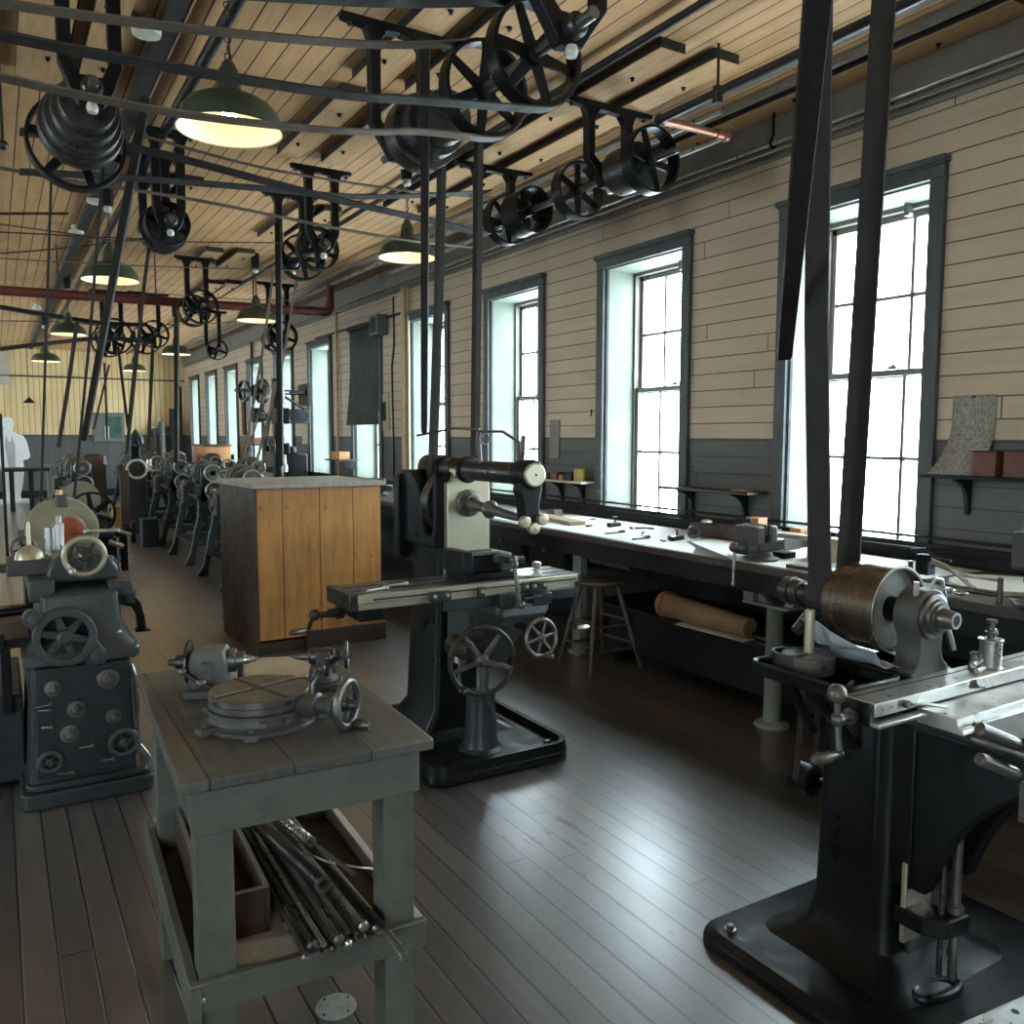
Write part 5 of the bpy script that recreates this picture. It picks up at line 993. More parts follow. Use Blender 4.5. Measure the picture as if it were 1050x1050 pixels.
# crossed belt to the wall shaft, narrow belts beyond
belt([(20,135),(140,152),(265,184),(350,206),(430,224),(500,241)], 5.42, .13, 'falling band of the wide crossed belt in the upper middle', 'belt')
belt([(20,176),(140,183),(265,193),(350,201),(420,201),(500,197)], 5.58, .13, 'level band of the wide crossed belt in the upper middle', 'belt')
belt([(0,172),(75,186),(200,205),(350,235),(430,248),(490,254)], 5.78, .06, 'narrow tan belt running under the crossed belt', 'belt_worn')
belt([(150,140),(260,170),(350,186),(430,197),(505,203)], 5.84, .04, 'thin upper belt running to the far wheel of the wall shaft', 'belt_worn')
belt([(120,108),(150,122),(330,115)], 4.2, .02, 'thin strap behind the near lamp', 'belt') if False else None
for pts, Y, w, mt, lb in (([(0,265),(130,272),(290,277),(305,277)], 7.0, .022, 'belt_worn', 'thin tan belt running to the double pulley above the cabinet'), ([(0,230),(75,240),(130,247),(290,249)], 6.9, .02, 'pipe_red', 'thin reddish rod above the tan belt in the upper left'),
    ([(0,238),(160,246)], 6.6, .02, 'belt', 'thin dark strap running to the small drum'), ([(0,260),(60,255),(160,243)], 6.7, .025, 'belt', 'dark strap rising towards the small drum'), ([(0,315),(60,325),(110,332),(150,333)], 14.0, .16, 'belt', 'dark wide belt far down the aisle, upper one'), ([(0,358),(50,352),(110,347),(160,352)], 13.7, .12, 'belt', 'dark wide belt far down the aisle, lower one'),
    ([(0,329),(60,330),(100,334)], 13.5, .06, 'belt', 'narrow dark belt between the two wide ones far down the aisle'), ([(150,300),(250,307),(330,308)], 10.6, .03, 'belt_worn', 'thin belt running behind the red pipe'), ([(170,333),(240,330),(300,318)], 11.9, .05, 'belt', 'thin dark belt below the red pipe'), ([(0,219),(70,219)], 6.2, .05, 'iron_black', 'short dark rail ending at the upper left')):
    belt(pts, Y, w, lb, mt, name='rod' if 'rod' in lb or 'rail' in lb else 'belt')

# ---- vertical belts and shifter poles
def strap(pts, Y, w, label, mt='belt', th=.008, wd='x', name='belt', cat='belt'):
    P_ = [at(u, v, Y=Y) for u, v in pts]; mb = MB()
    return solo(name, mt, mb.r(P_, wd, w, th), label, cat)
def pole(p0, p1, w0, w1, label, th=.03, mt='pole_wood', name='shifter_pole'):
    """wooden belt-shifter pole, tapering, with a rounded lower end"""
    p0, p1 = V(p0), V(p1); d = (p1-p0).normalized(); a = V(math.cos(YAW),-math.sin(YAW),0); a = (a - d*a.dot(d)).normalized(); b = d.cross(a); secs = []
    L_ = (p1-p0).length
    for t_, f in ((0,1),(.5,1),(.985,1),(.995,.85),(1,.5)):
        w = (w0 + (w1-w0)*t_)*f/2; h = th*f/2; c = lerp(p0, p1, t_); secs.append([c+a*w+b*h, c-a*w+b*h, c-a*w-b*h, c+a*w-b*h])
    return solo(name, mt, MB().lo(secs), label, 'pole', bev=.003)
# right miller: two strands of a wide belt and the shifter pole
YB2 = 1.765
l0, l1, l2 = at(841, 640, Y=YB2), at(837, 330, Y=YB2), at(842, -60, Y=YB2)
r0_, r1_ = at(874, 590, Y=YB2), at(910, -60, Y=YB2)
solo('belt', 'belt', MB().r([V(CX-.066,YB2,SZ-.01), V(CX-.066,YB2,SZ+.08), l1, l2, l2+(l2-l1)*.25], 'y', .085, .006), 'left strand of the wide upright belt crossing the nearest window', 'belt')
solo('belt', 'belt', MB().r([V(CX+.066,YB2,SZ), lerp(V(CX+.066,YB2,SZ), r1_, .35), r1_, r1_+(r1_-r0_)*.12], 'y', .085, .006), 'right strand of the wide upright belt crossing the nearest window', 'belt')
pole(at(841,-30,Y=1.35), at(804,368,Y=1.95), .062, .046, 'hanging wooden shifter pole with a rounded end left of the nearest window', th=.03)
# belts and pole down to the milling machine in the middle
strap([(454,120),(450,300),(444,470),(441,500)], 4.02, .05, 'upright belt strand down to the middle milling machine, left one', wd='y', th=.03)
strap([(491,132),(489,300),(487,470)], 4.02, .05, 'upright belt strand behind the milling machine overarm, right one', wd='y', th=.03)
pole(at(436,40,Y=3.6), at(435,445,Y=3.6), .042, .028, 'dark shifter pole hanging beside the milling machine belts')
# left side
pole(at(150,100,Y=5.6), at(86,452,Y=6.2), .055, .035, 'thick slanting wooden shifter pole above the left machines')
VL = [([(158,213),(148,290),(130,465)], 6.75, .024, 'slanting belt hanging from the small drum left of centre'), ([(53,170),(47,350),(42,520)], 5.2, .013, 'thin straight cord hanging down to the grinding machine'),
      ([(106,165),(93,335),(81,460),(76,510)], 5.2, .015, 'thin belt from the cone pulley down to the grinding machine'), ([(79,330),(70,395),(60,459)], 9.0, .036, 'dark hanging strap ending in the air before the end wall'),
      ([(121,355),(131,437)], 13.5, .04, 'distant belt slanting down right from the far pulleys'), ([(140,350),(131,440)], 13.5, .03, 'distant belt slanting down left from the far pulleys'), ([(157,345),(152,462)], 14, .05, 'thin distant upright belt before the end wall'),
      ([(280,281),(271,350),(250,470)], 7.2, .02, 'thin reddish belt left of the pole above the cabinet'), ([(305,283),(290,370),(262,478)], 7.3, .02, 'thin reddish belt right of the pole above the cabinet'), ([(107,372),(110,450)], 14.4, .03, 'thin distant upright belt in front of the end wall panel'), ([(112,374),(96,440)], 14.4, .03, 'thin distant slanting belt in front of the end wall panel')]
for pts, Y, w, lb in VL: strap(pts, Y, w, lb, 'belt_worn' if 'reddish' in lb else 'belt', wd='x', th=.006)
pole(at(285,228,Y=7.0), at(288,478,Y=7.0), .045, .04, 'dark upright pole hanging behind the wooden cabinet', th=.04)
pole(at(181,316,Y=12.5), at(181,475,Y=12.5), .06, .05, 'dark upright pole in the distance below the far lamp', th=.05)

# ---- pendant lamps
def lamp():
    o = thing('pendant_lamp', None, None, (0,0,0), local=True)
    part(o, 'shade', 'lamp_green', MB().lo([[V(r*math.cos(q), r*math.sin(q), z) for q in (2*PI*k/40 for k in range(40))] for r, z in ((.226,0),(.222,.035),(.208,.075),(.18,.108),(.135,.132),(.085,.146),(.062,.155),(.055,.17),(.05,.22),(.044,.255),(.03,.275))], cap=False), label='green enamel shade')
    part(o, 'reflector', 'lamp_white', MB().lo([[V(r*math.cos(q), r*math.sin(q), z) for q in (2*PI*k/40 for k in range(40))] for r, z in ((.03,.12),(.10,.108),(.155,.088),(.19,.058),(.212,.024),(.219,.001),(.227,-.003))], cap=False), label='white enamel inside of the shade')
    part(o, 'bulb', 'bulb', MB().s((0,0,.07), .032)); part(o, 'cap', 'lamp_green', MB().l((0,0,.262), 'z', [(0,.032),(.02,.03),(.035,.018),(.04,.008)], 20))
    cm = MB()
    for k in range(7): cm.o((0,0,.315+.036*k), 'x' if k % 2 else 'y', .014, .0035, 14, 6)
    part(o, 'chain', 'steel_dark', cm); part(o, 'cord', 'pipe_dark', MB().c((.006,0,.28),(.006,0,.62),.004,n=6)); part(o, 'socket', 'porcelain', MB().l((0,0,.56), 'z', [(0,.02),(.01,.032),(.04,.034),(.05,.026)], 20))
    part(o, 'ceiling_box', 'iron_black', MB().l((0,0,.61), 'z', [(0,.045),(.10,.05),(.22,.05)], 20))
    return o
LP = [(.955,4.0,2.945,'green pendant lamp at the upper left, nearest of all the lamps'), (2.90,6.42,3.02,'green pendant lamp below the crossed belt, before the windows'), (2.76,10.5,2.97,'green pendant lamp in front of the red pipe elbow'), (2.64,15.1,2.93,'green pendant lamp hanging in the distance beside the dark upright pole'),
      (.90,8.05,2.90,'green pendant lamp behind the thick slanting pole at the left'), (.93,13.2,2.96,'green pendant lamp just below the red pipe at the far left'), (.82,16.9,2.86,'far green pendant lamp above the white figure'), (2.60,19.7,2.95,'farthest green pendant lamp before the end wall')]
l0_ = lamp()
for k, (x, y, z, lb) in enumerate(LP):
    if k == 0: l0_.location = (x,y,z); tag(l0_, lb, 'lamp', 'green pendant lamps')
    else: dup(l0_, (x,y,z), label=lb)
    L = bpy.data.lights.new('lamp_light', 'POINT'); L.energy = 1.7; L.color = (1,.60,.13); L.shadow_soft_size = .035
    q = bpy.data.objects.new('lamp_light', L); COL.objects.link(q); q.location = (x,y,z+.032)
o = thing('cone_lamp', 'tiny black cone lamp hanging by the end wall above the white figure', 'lamp', (.80, 22.4, 2.3)); cz = at(30, 413, Y=22.4)
part(o, 'shade', 'black_flat', MB().l((cz.x,22.4,cz.z), 'z', [(0,.13),(.03,.10),(.10,.03),(.13,.012)], 20)); part(o, 'cord', 'pipe_dark', MB().c((cz.x,22.4,cz.z+.12),(cz.x,22.4,ZC),.006,n=6))

# ---- pipes and sprinklers
solo('ceiling_pipe', 'pipe_dark', MB().c((1.10,-2,ZC-.07),(1.10,24.5,ZC-.07),.035,n=14), 'thick dark pipe running the room length left of the pendant lamp row', 'pipe')
solo('conduit', 'pipe_cream', MB().c((.935,-2,ZC-.03),(.935,24.5,ZC-.03),.010,n=8), 'thin pale conduit on the ceiling beside the thick dark pipe', 'pipe')
solo('ceiling_strip', 'timber_dark_and_shaded', MB().bb(.83,.915,-2,24.5,ZC-.05,ZC), 'dark wooden strip on the ceiling beside the pale conduit', 'strip', bev=.003)
solo('conduit', 'pipe_cream', MB().c((.10,-2,ZC-.02),(.10,12,ZC-.02),.010,n=8), 'thin pale conduit on the ceiling at the far left', 'pipe')
solo('ceiling_pipe', 'pipe_dark', MB().c((3.06,-2,ZC-.05),(3.06,24.5,ZC-.05),.022,n=12), 'dark pipe along the ceiling between the big pulleys and the wall shaft', 'pipe')
sp_ = thing('sprinkler_pipe', 'dark sprinkler pipe ending in a copper elbow above the two spoked wheels', 'pipe', (3.5,3,3.5))
part(sp_, 'pipe', 'pipe_dark', MB().c((3.52,1.0,3.50),(3.52,4.10,3.50),.026,n=14).s((3.52,4.1,3.50),.036))
part(sp_, 'cross_pipe', 'pipe_copper', MB().c((3.52,4.10,3.50),(4.05,4.10,3.50),.024,n=14).c((3.98,4.10,3.50),(4.03,4.10,3.50),.032,n=14)); part(sp_, 'elbow', 'pipe_copper', MB().s((4.06,4.10,3.50),.038))
part(sp_, 'branch', 'pipe_steel', MB().c((4.06,4.12,3.495),(4.06,9.5,3.495),.018,n=12)); part(sp_, 'hanger_rod', 'pipe_dark', MB().c((3.52,3.62,3.50),(3.52,3.62,ZC),.008,n=8).c((3.52,3.62,3.44),(3.52,3.62,3.53),.03,n=10))
part(sp_, 'tee', 'pipe_dark', MB().c((3.52,2.95,3.50),(3.52,2.95,3.58),.03,n=12).s((3.52,2.95,3.5),.04)); part(sp_, 'sprinkler_head', 'brass', MB().l((3.52,2.95,3.58),'z',[(0,.012),(.03,.018),(.05,.008),(.07,.02),(.074,.02)],12))
solo('wall_pipe', 'pipe_steel', MB().c((4.44,1.0,3.505),(4.44,12.0,3.505),.014,n=10).c((4.44,1.0,3.455),(4.44,12,3.455),.008,n=8), 'bright steel pipe along the top of the window wall', 'pipe')
for y, lb in ((4.05,'iron pipe hook holding the bright wall pipe right of the two wheels'), (3.2,'iron pipe hook holding the bright wall pipe above the nearest window')):
    solo('pipe_hook', 'iron_black', MB().t([(4.44,y,ZC-.02),(4.44,y,3.56),(4.41,y,3.50),(4.44,y,3.475),(4.46,y,3.49)], .009, 8), lb, 'hook')
rp = thing('fire_pipe', 'dark red sprinkler main crossing the aisle and rising by the window wall', 'pipe', (2,11.2,3.1))
ra, rb = at(-40,295,Y=11.2), at(332,320,Y=11.2); ra = rb + (ra-rb)*(rb.x+4.3)/(rb.x-ra.x)
part(rp, 'main', 'pipe_red', MB().c(ra, rb, .055, n=16)); part(rp, 'elbow', 'pipe_red', MB().t([rb - V(.06,0,0), rb, rb+V(.05,0,.01), rb+V(.085,0,.06), rb+V(.09,0,.14)], .06, 14)); part(rp, 'riser', 'pipe_red', MB().c(rb+V(.09,0,.06), V(rb.x+.09,11.2,3.62), .05, n=16)); part(rp, 'coupling', 'pipe_red', MB().c(rb-V(.22,0,0), rb-V(.1,0,0), .066, n=16)); part(rp, 'upper_run', 'pipe_steel', MB().c((rb.x+.09,11.2,3.60),(rb.x+.09,4,3.60),.02,n=12))
for u in (60, 160, 260): q = at(u, 296+u*.067, Y=11.2); part(rp, 'hanger_rod', 'pipe_dark', MB().c(q, V(q.x,q.y,ZC), .008, n=8))
for u, v, lb in ((98,205,'white flared ceiling insulator on the pale conduit, nearer one'), (78,237,'white ceiling fixture on the pale conduit farther along'), (150,30,'white ceiling insulator near the top left corner'), (300,55,'white porcelain block on the timber beside the big pulleys') if False else (38,315,'small white ceiling fixture far down the aisle')):
    q = at(u, v, Z=ZC-.06); solo('insulator', 'sprinkler_white', MB().l((q.x,q.y,ZC), (0,0,-1), [(0,.04),(.02,.045),(.05,.04),(.06,.075),(.09,.07),(.095,.02)], 20), lb, 'insulator')
for (u, v, Y_, lb) in ((33,165,5.0,'thin vertical sprinkler drop with a dark fitting at the far upper left'),):
    q = at(u, v, Y=Y_); solo('rod', 'pipe_dark', MB().c((.12,Y_+1,ZC),(.12,Y_+1,3.3),.008,n=8).s((.12,Y_+1,3.3),.03), lb, 'rod')
# conduits and boxes on the window wall
for y, r, mt, lb in ((10.05,.045,'pipe_cream','thick cream upright pipe on the wall between the fourth window and the green shade'), (9.93,.016,'pipe_cream','thin cream upright pipe beside the thick one on the wall'), (12.55,.022,'pipe_cream','cream upright conduit on the wall beyond the green shade'), (17.5,.03,'pipe_dark','dark upright pipe on the wall among the far windows'), (15.6,.03,'pipe_dark','dark upright pipe on the wall by the drill press')):
    solo('conduit', mt, MB().c((WX-.05,y,.95),(WX-.05,y,3.45),r,n=12), lb, 'pipe')
solo('cable', 'pipe_dark', MB().t([(WX-.012,10.48,3.4),(WX-.012,10.47,2.8),(WX-.012,10.55,2.5),(WX-.012,10.52,1.6),(WX-.012,10.52,1.0)], .012, 6), 'dark cable hanging down the wall left of the cream pipes', 'cable')
solo('conduit', 'pipe_dark', MB().c((WX-.03,10.0,3.16),(WX-.03,13.6,3.16),.014,n=8), 'thin dark conduit running level above the green shade', 'pipe')
o = thing('speaker', 'small grey loudspeaker box on the wall right of the green shade', 'speaker', (WX-.1,10.85,2.95)); part(o, 'box', 'frame_grey', MB().bb(WX-.16,WX-.002,10.68,10.96,2.93,3.20), bev=.008); part(o, 'grille', 'black_flat', MB().bb(WX-.165,WX-.16,10.72,10.92,2.97,3.16)); part(o, 'side_grille', 'black_flat', MB().bb(WX-.14,WX-.03,10.958,10.965,2.97,3.16))
o = thing('window_shade', 'dark green roller shade drawn down over a distant window', 'shade', (WX-.05,11.5,1.75))
a = [(10.95,3.13),(11.98,3.13),(12.0,2.5),(12.05,2.2),(12.18,1.76),(10.95,1.76)]
part(o, 'cloth', 'shade_green', MB().p(a, 'x', WX-.05, WX-.044)); part(o, 'roller', 'shade_green', MB().c((WX-.06,10.9,3.13),(WX-.06,12.02,3.13),.035,n=14)); part(o, 'hem', 'shade_green', MB().bb(WX-.056,WX-.040,10.95,12.17,1.75,1.775))
o = thing('wall_calendar', 'cream framed picture hanging on the wall right of the green shade', 'picture', (WX-.01,10.85,1.7)); part(o, 'sheet', 'calendar', MB().bb(WX-.012,WX-.002,10.66,10.97,1.66,2.17)); part(o, 'print', 'pole_wood', MB().bb(WX-.0135,WX-.012,10.76,10.88,1.80,2.05))
solo('wall_card', 'calendar', MB().bb(WX-.012,WX-.002,14.15,14.45,1.45,1.75), 'pale card on the wall between distant windows', 'card')
solo('hanging_board', 'wood_dark', MB().bb(WX-.05,WX-.002,18.25,18.45,1.6,2.5), 'long pale-brown board hung on the wall between the far windows', 'board')
# ================================================================= the far half of the shop
def lathe(loc, L_, label, rz=0, leg='iron_slate', group=None, h=.95):
    """engine lathe, bed along local y, headstock at the near end"""
    o = thing('lathe', label, 'lathe', loc, rz, group, local=True)
    part(o, 'bed', 'iron_black', MB().bb(-.14,-.05,0,L_,h-.16,h).bb(.05,.14,0,L_,h-.16,h).bb(-.14,.14,0,.1,h-.16,h-.02).bb(-.14,.14,L_-.1,L_,h-.16,h-.02).bb(-.05,.05,L_*.5-.04,L_*.5+.04,h-.16,h-.05), bev=.008)
    for y in (.14, L_-.14):
        for s_ in (-1, 1):
            out = [(s_*.05,h-.16),(s_*.15,h-.16),(s_*.16,h-.35),(s_*.20,.45),(s_*.27,.12),(s_*.33,.03),(s_*.33,0),(s_*.22,0),(s_*.21,.1),(s_*.13,.42),(s_*.07,h-.3)]
            part(o, 'leg', leg, MB().p(out if s_ > 0 else out[::-1], 'y', y-.045, y+.045), bev=.008)
        part(o, 'leg_brace', leg, MB().bb(-.2,.2,y-.03,y+.03,.30,.36), bev=.006); part(o, 'leg_head', leg, MB().p([(-.15,h-.16),(.15,h-.16),(.14,h-.3),(-.14,h-.3)],'y',y-.04,y+.04), bev=.006)
    part(o, 'shelf', 'iron_black', MB().bb(-.22,.22,.14,L_-.14,.24,.26), bev=.004)
    hs = part(o, 'headstock', 'iron_slate', MB().bb(-.13,.13,.02,.10,h,h+.26).bb(-.13,.13,.36,.44,h,h+.26).bb(-.13,.13,.02,.44,h,h+.05), bev=.02)
    part(hs, 'cone_pulley', 'steel_mid', MB().l((0,.10,h+.19), 'y', [(0,.07),(.06,.07),(.061,.10),(.12,.10),(.121,.13),(.18,.13),(.181,.155),(.25,.155)], 28)); part(hs, 'spindle', 'steel_mid', MB().c((0,-.06,h+.19),(0,.5,h+.19),.03,n=14))
    part(o, 'faceplate', 'steel_mid', MB().l((0,.47,h+.19), 'y', [(0,.04),(.02,.15),(.05,.155),(.055,.14)], 32))
    for gx_, gz_, gr_, gm_ in ((0,.19,.11,'steel_mid'), (.02,-.03,.12,'steel_dark'), (.05,-.24,.09,'steel_dark')):
        g_ = part(o, 'gear', gm_, MB().l((gx_,-.03,h+gz_), 'y', [(0,gr_),(.03,gr_)], 28)); part(g_, 'gear_rim', 'steel_pale', MB().o((gx_,-.03,h+gz_), 'y', gr_-.012, .011, 28, 6)); part(g_, 'hub', 'steel_pale', MB().c((gx_,-.06,h+gz_),(gx_,.0,h+gz_),.03,n=14))
    ts = part(o, 'tailstock', 'iron_slate', MB().bb(-.11,.11,L_-.42,L_-.16,h,h+.05).bb(-.05,.05,L_-.38,L_-.2,h+.05,h+.15).l((0,L_-.46,h+.19), 'y', [(0,.012),(.05,.03),(.051,.055),(.3,.055),(.32,.03)], 18), bev=.006)
    handwheel(o, (0,L_-.1,h+.19), (0,1,0), .09, rim=.012, mat='steel_mid', n=4, split=False)
    part(o, 'carriage', 'iron_grey', MB().bb(-.20,.20,L_*.5-.13,L_*.5+.10,h,h+.05).bb(-.24,-.13,L_*.5-.13,L_*.5+.1,h-.22,h+.02), bev=.008)
    part(o, 'tool_post', 'steel_mid', MB().bb(-.09,.09,L_*.5-.06,L_*.5+.06,h+.05,h+.11).c((0,L_*.5,h+.11),(0,L_*.5,h+.2),.028,n=12).c((-.08,L_*.5,h+.15),(.08,L_*.5,h+.15),.014,n=8), bev=.003)
    handwheel(o, (-.28,L_*.5-.05,h-.10), (-1,0,0), .075, rim=.01, mat='steel_mid', n=4, split=False); handwheel(o, (-.27,L_*.5-.02,h+.06), (-1,0,0), .045, rim=.008, mat='steel_mid', n=3, split=False, name='cross_wheel')
    part(o, 'lead_screw', 'steel_mid', MB().c((-.17,.06,h-.10),(-.17,L_-.05,h-.10),.014,n=8))
    return o
La = lathe((2.24,8.85,0), 1.35, 'dark lathe on splayed grey legs just behind the wooden cabinet')
lathe((2.26,10.80,0), 1.45, 'dark lathe on splayed grey legs, second behind the wooden cabinet')
lathe((2.3,13.1,0), 1.7, 'dark lathe farther down the aisle, third behind the cabinet')
lathe((2.35,15.6,0), 1.8, 'dark distant lathe, fourth in the line behind the cabinet')
lathe((2.35,18.2,0), 1.8, 'dark distant lathe, last in the line behind the cabinet')
lathe((3.2,12.3,0), 1.6, 'dark lathe near the window wall left of the drill press', rz=.05)
lathe((3.2,15.0,0), 1.7, 'dark lathe near the window wall beyond the drill press', rz=-.05)
lathe((3.25,18.5,0), 1.7, 'dark lathe near the window wall close to the end wall')
lathe((1.02,13.2,0), 1.7, 'dark cluttered lathe left of the blue-grey pedestal', rz=.1)
lathe((1.15,16.2,0), 1.9, 'dark distant lathe at the left behind the cluttered one')
# flywheel machine behind the grinder
o = thing('planer', 'dark machine with a big spoked flywheel behind the grinding machine', 'machine', (.55, 7.8, 0))
part(o, 'bed', 'iron_black', MB().bb(.38,.80,7.3,8.7,.06,.80).bb(.33,.84,7.25,8.75,0,.06), bev=.02)
fw_ = at(94, 527, Y=6.95); pulley(o, (fw_.x,6.95,fw_.z), 'y', .165, .05, 6, 'iron_black', 'flywheel', rt=.016); pulley(o, (fw_.x+.02,6.85,fw_.z-.06), 'y', .07, .08, 4, 'steel_dark', 'small_wheel')
part(o, 'head', 'iron_slate', MB().bb(.48,.76,7.2,7.9,.80,.96).c((fw_.x,6.8,fw_.z),(fw_.x,7.6,fw_.z),.03,n=14), bev=.02); part(o, 'guard_disc', 'stone', MB().l((at(83,512,Y=7.9).x,7.9,at(83,512,Y=7.9).z), 'y', [(0,.15),(.08,.15)], 40))
part(o, 'lever', 'steel_pale', MB().c((.72,7.1,.90),(.86,7.05,.84),.014,n=8).c((.70,7.0,.80),(.80,7.0,.76),.02,n=8)); part(o, 'front_foot', 'iron_black', MB().bb(.45,.75,6.9,7.25,.0,.62), bev=.015)
p = at(128, 511, Y=11.0)
solo('upright_board', 'wood_dark', MB().b(p.x,11.0,p.z,.10,.05,.66,rx=-.05), 'dark brown board standing upright before the blue-grey pedestal', 'board', bev=.004)
q = at(112, 541, Y=11.0)
solo('black_bench', 'iron_black', MB().bb(q.x-.2,p.x+.06,10.7,11.3,p.z-.42,p.z-.33).bb(p.x+.02,p.x+.06,10.65,10.75,p.z-.5,p.z-.25).bb(q.x-.15,q.x-.08,10.8,11.2,0,p.z-.4).bb(p.x-.08,p.x,10.9,11.2,0,p.z-.4), 'black low bench holding the brown upright board', 'bench', bev=.005)
# universal grinder on a blue-grey pedestal
g0 = at(141, 545, Z=0); gx, gy = g0.x, g0.y
o = thing('tool_grinder', 'blue-grey pedestal machine with a pale round wheel in the middle of the aisle', 'machine', (gx, gy, 0))
part(o, 'pedestal', 'iron_slate', MB().lo([[V(x,y,z) for x,y in rrect(gx-w,gy-w,gx+w,gy+w,.04)] for z, w in ((0,.24),(.04,.24),(.06,.19),(.5,.17),(.9,.15),(.95,.18),(1.0,.18))]), bev=.006)
part(o, 'head', 'iron_black', MB().bb(gx-.16,gx+.16,gy-.2,gy+.3,1.0,1.12).bb(gx-.08,gx+.08,gy-.1,gy+.25,1.12,1.42), bev=.03); part(o, 'top_arm', 'iron_slate', MB().t([(gx-.02,gy,1.40),(gx-.03,gy-.02,1.55),(gx+.02,gy-.05,1.66),(gx+.08,gy-.05,1.55),(gx+.09,gy-.05,1.45)], .055, 10))
w_ = at(140.5, 481, Y=gy-.25); part(o, 'wheel_rim', 'porcelain', MB().o((w_.x,gy-.25,w_.z), 'y', .145, .022, 32, 8)); part(o, 'wheel', 'steel_dark', MB().l((w_.x,gy-.24,w_.z), 'y', [(0,.135),(.05,.135)], 28).s((w_.x+.01,gy-.26,w_.z),.03))
part(o, 'side_disc', 'steel_mid', MB().l((gx+.22,gy+.1,1.45), 'y', [(0,.03),(.005,.13),(.03,.13)], 28).c((gx,gy+.1,1.45),(gx+.25,gy+.1,1.45),.025,n=10)); part(o, 'table', 'steel_pale', MB().bb(gx-.05,gx+.5,gy-.2,gy,1.0,1.04).c((gx+.2,gy-.1,1.04),(gx+.2,gy-.1,1.2),.04,n=12).c((gx+.3,gy-.1,1.1),(gx+.55,gy-.1,1.1),.03,n=12), bev=.004)
part(o, 'side_crank', 'steel_mid', MB().c((gx+.16,gy-.2,.85),(gx+.26,gy-.25,.85),.02,n=8).t([(gx+.26,gy-.25,.85),(gx+.3,gy-.27,.72)],.012,6))
# drill press with its bracket countershaft on the window wall
dx, dy = 3.24, 11.4
o = thing('drill_press', 'tall drill press with slanting belts among the far windows', 'drill press', (dx, dy, 0))
part(o, 'base', 'iron_black', MB().lo([[V(x,y,z) for x,y in rrect(dx-w,dy-w*1.3,dx+w,dy+w,.06)] for z, w in ((0,.28),(.05,.28),(.09,.12))]), bev=.008)
part(o, 'column', 'iron_black', MB().c((dx,dy,.08),(dx,dy,2.35),.065,n=20)); part(o, 'table', 'steel_mid', MB().l((dx-.02,dy-.26,.95), 'z', [(0,.05),(.02,.20),(.05,.20)], 28).bb(dx-.05,dx+.05,dy-.25,dy,.88,.95), bev=.004)
part(o, 'head', 'iron_black', MB().bb(dx-.07,dx+.07,dy-.36,dy+.06,1.75,1.95).bb(dx-.06,dx+.06,dy-.36,dy-.22,1.35,1.5), bev=.02); part(o, 'spindle', 'steel_pale', MB().c((dx,dy-.29,1.15),(dx,dy-.29,2.3),.022,n=10).c((dx,dy-.29,1.12),(dx,dy-.29,1.22),.04,n=12)); handwheel(o, (dx-.14,dy-.25,1.45), (-1,0,0), .13, rim=.012, mat='steel_mid', n=4, split=False)
part(o, 'belt', 'belt_worn', MB().r([(dx-.05,dy-.1,2.3),(dx-.3,dy-.2,1.0)], 'x', .04, .006).r([(dx-.15,dy-.1,2.3),(dx-.55,dy-.2,1.0)], 'x', .03, .006))
c1 = thing('bracket_shaft', 'iron bracket shaft with pulleys standing out from the wall over the drill press', 'pulley shaft', (4.0, 13.2, 2.3))
part(c1, 'arm', 'iron_black', MB().bb(3.5,WX-.05,13.05,13.13,2.28,2.34).bb(3.5,WX-.05,13.4,13.48,2.28,2.34).bb(WX-.08,WX-.03,13.0,13.5,2.1,2.45), bev=.006); part(c1, 'box', 'iron_black', MB().bb(4.05,WX-.04,13.0,13.5,1.80,2.02).bb(3.6,4.1,13.1,13.4,1.84,1.96), bev=.02); part(c1, 'strut', 'iron_black', MB().c((WX-.06,13.1,2.0),(4.0,13.1,2.30),.02,n=8))
for x, r in ((3.42,.17),(3.58,.10),(3.70,.20)): pulley(c1, (x,12.95,2.30), (1,.25,0), r, .06, 4, 'steel_dark', rt=.02)
part(c1, 'pulley', 'steel_mid', MB().l((3.72,12.95,2.30), (1,.25,0), [(0,.19),(.07,.12),(.14,.08),(.15,.08)], 24)); part(c1, 'shaft', 'steel_mid', MB().c((3.25,12.86,2.30),(4.3,13.1,2.30),.022,n=10)); part(c1, 'pulley', 'iron_black', MB().l((3.75,13.05,1.92),(-1,0,0),[(0,.09),(.1,.12),(.18,.12)],20))
solo('black_cabinet', 'iron_black', MB().bb(4.05,4.40,13.75,14.3,.905,1.30).c((4.2,14.0,1.3),(4.2,14.0,1.42),.1,n=16), 'black box standing on the bench in front of the far wall by the drill press', 'cabinet', bev=.02)
c1.location.y += .9
# window-bench things far away
bench_items = [(3.75,7.6,'iron_grey','grey bench vise seen between the cabinet and the milling machine'), (3.75,9.3,'iron_grey','small grey bench vise behind the cabinet top, nearer the drill press')]
for x, y, mt, lb in bench_items: bench_vise(x, y, lb)
for u, v, X, s, lb in ((222,462,4.15,.13,'orange-brown wooden box on a far shelf, left of the copper glint'), (262,452,4.2,.12,'reddish wooden box on a shelf before a far window'), (349,467,4.3,.11,'orange wooden box on the bench by the green shaded window')):
    p = at(u, v, X=X); o = thing('wooden_box', lb, 'box', (p.x,p.y,p.z-s/2)); part(o, 'body', 'wood_orange' if 'orange' in lb else 'box_red', MB().b(p.x,p.y,p.z,.16,s*3,s), bev=.004)
    part(o, 'base_board', 'wood_dark', MB().b(p.x+.05,p.y+.1,p.z-s/2-.012,.3,s*5.5,.022), bev=.002); part(o, 'bracket', 'iron_black', MB().b(WX-.1,p.y,p.z-s/2-.08,.16,.03,.12), bev=.002)
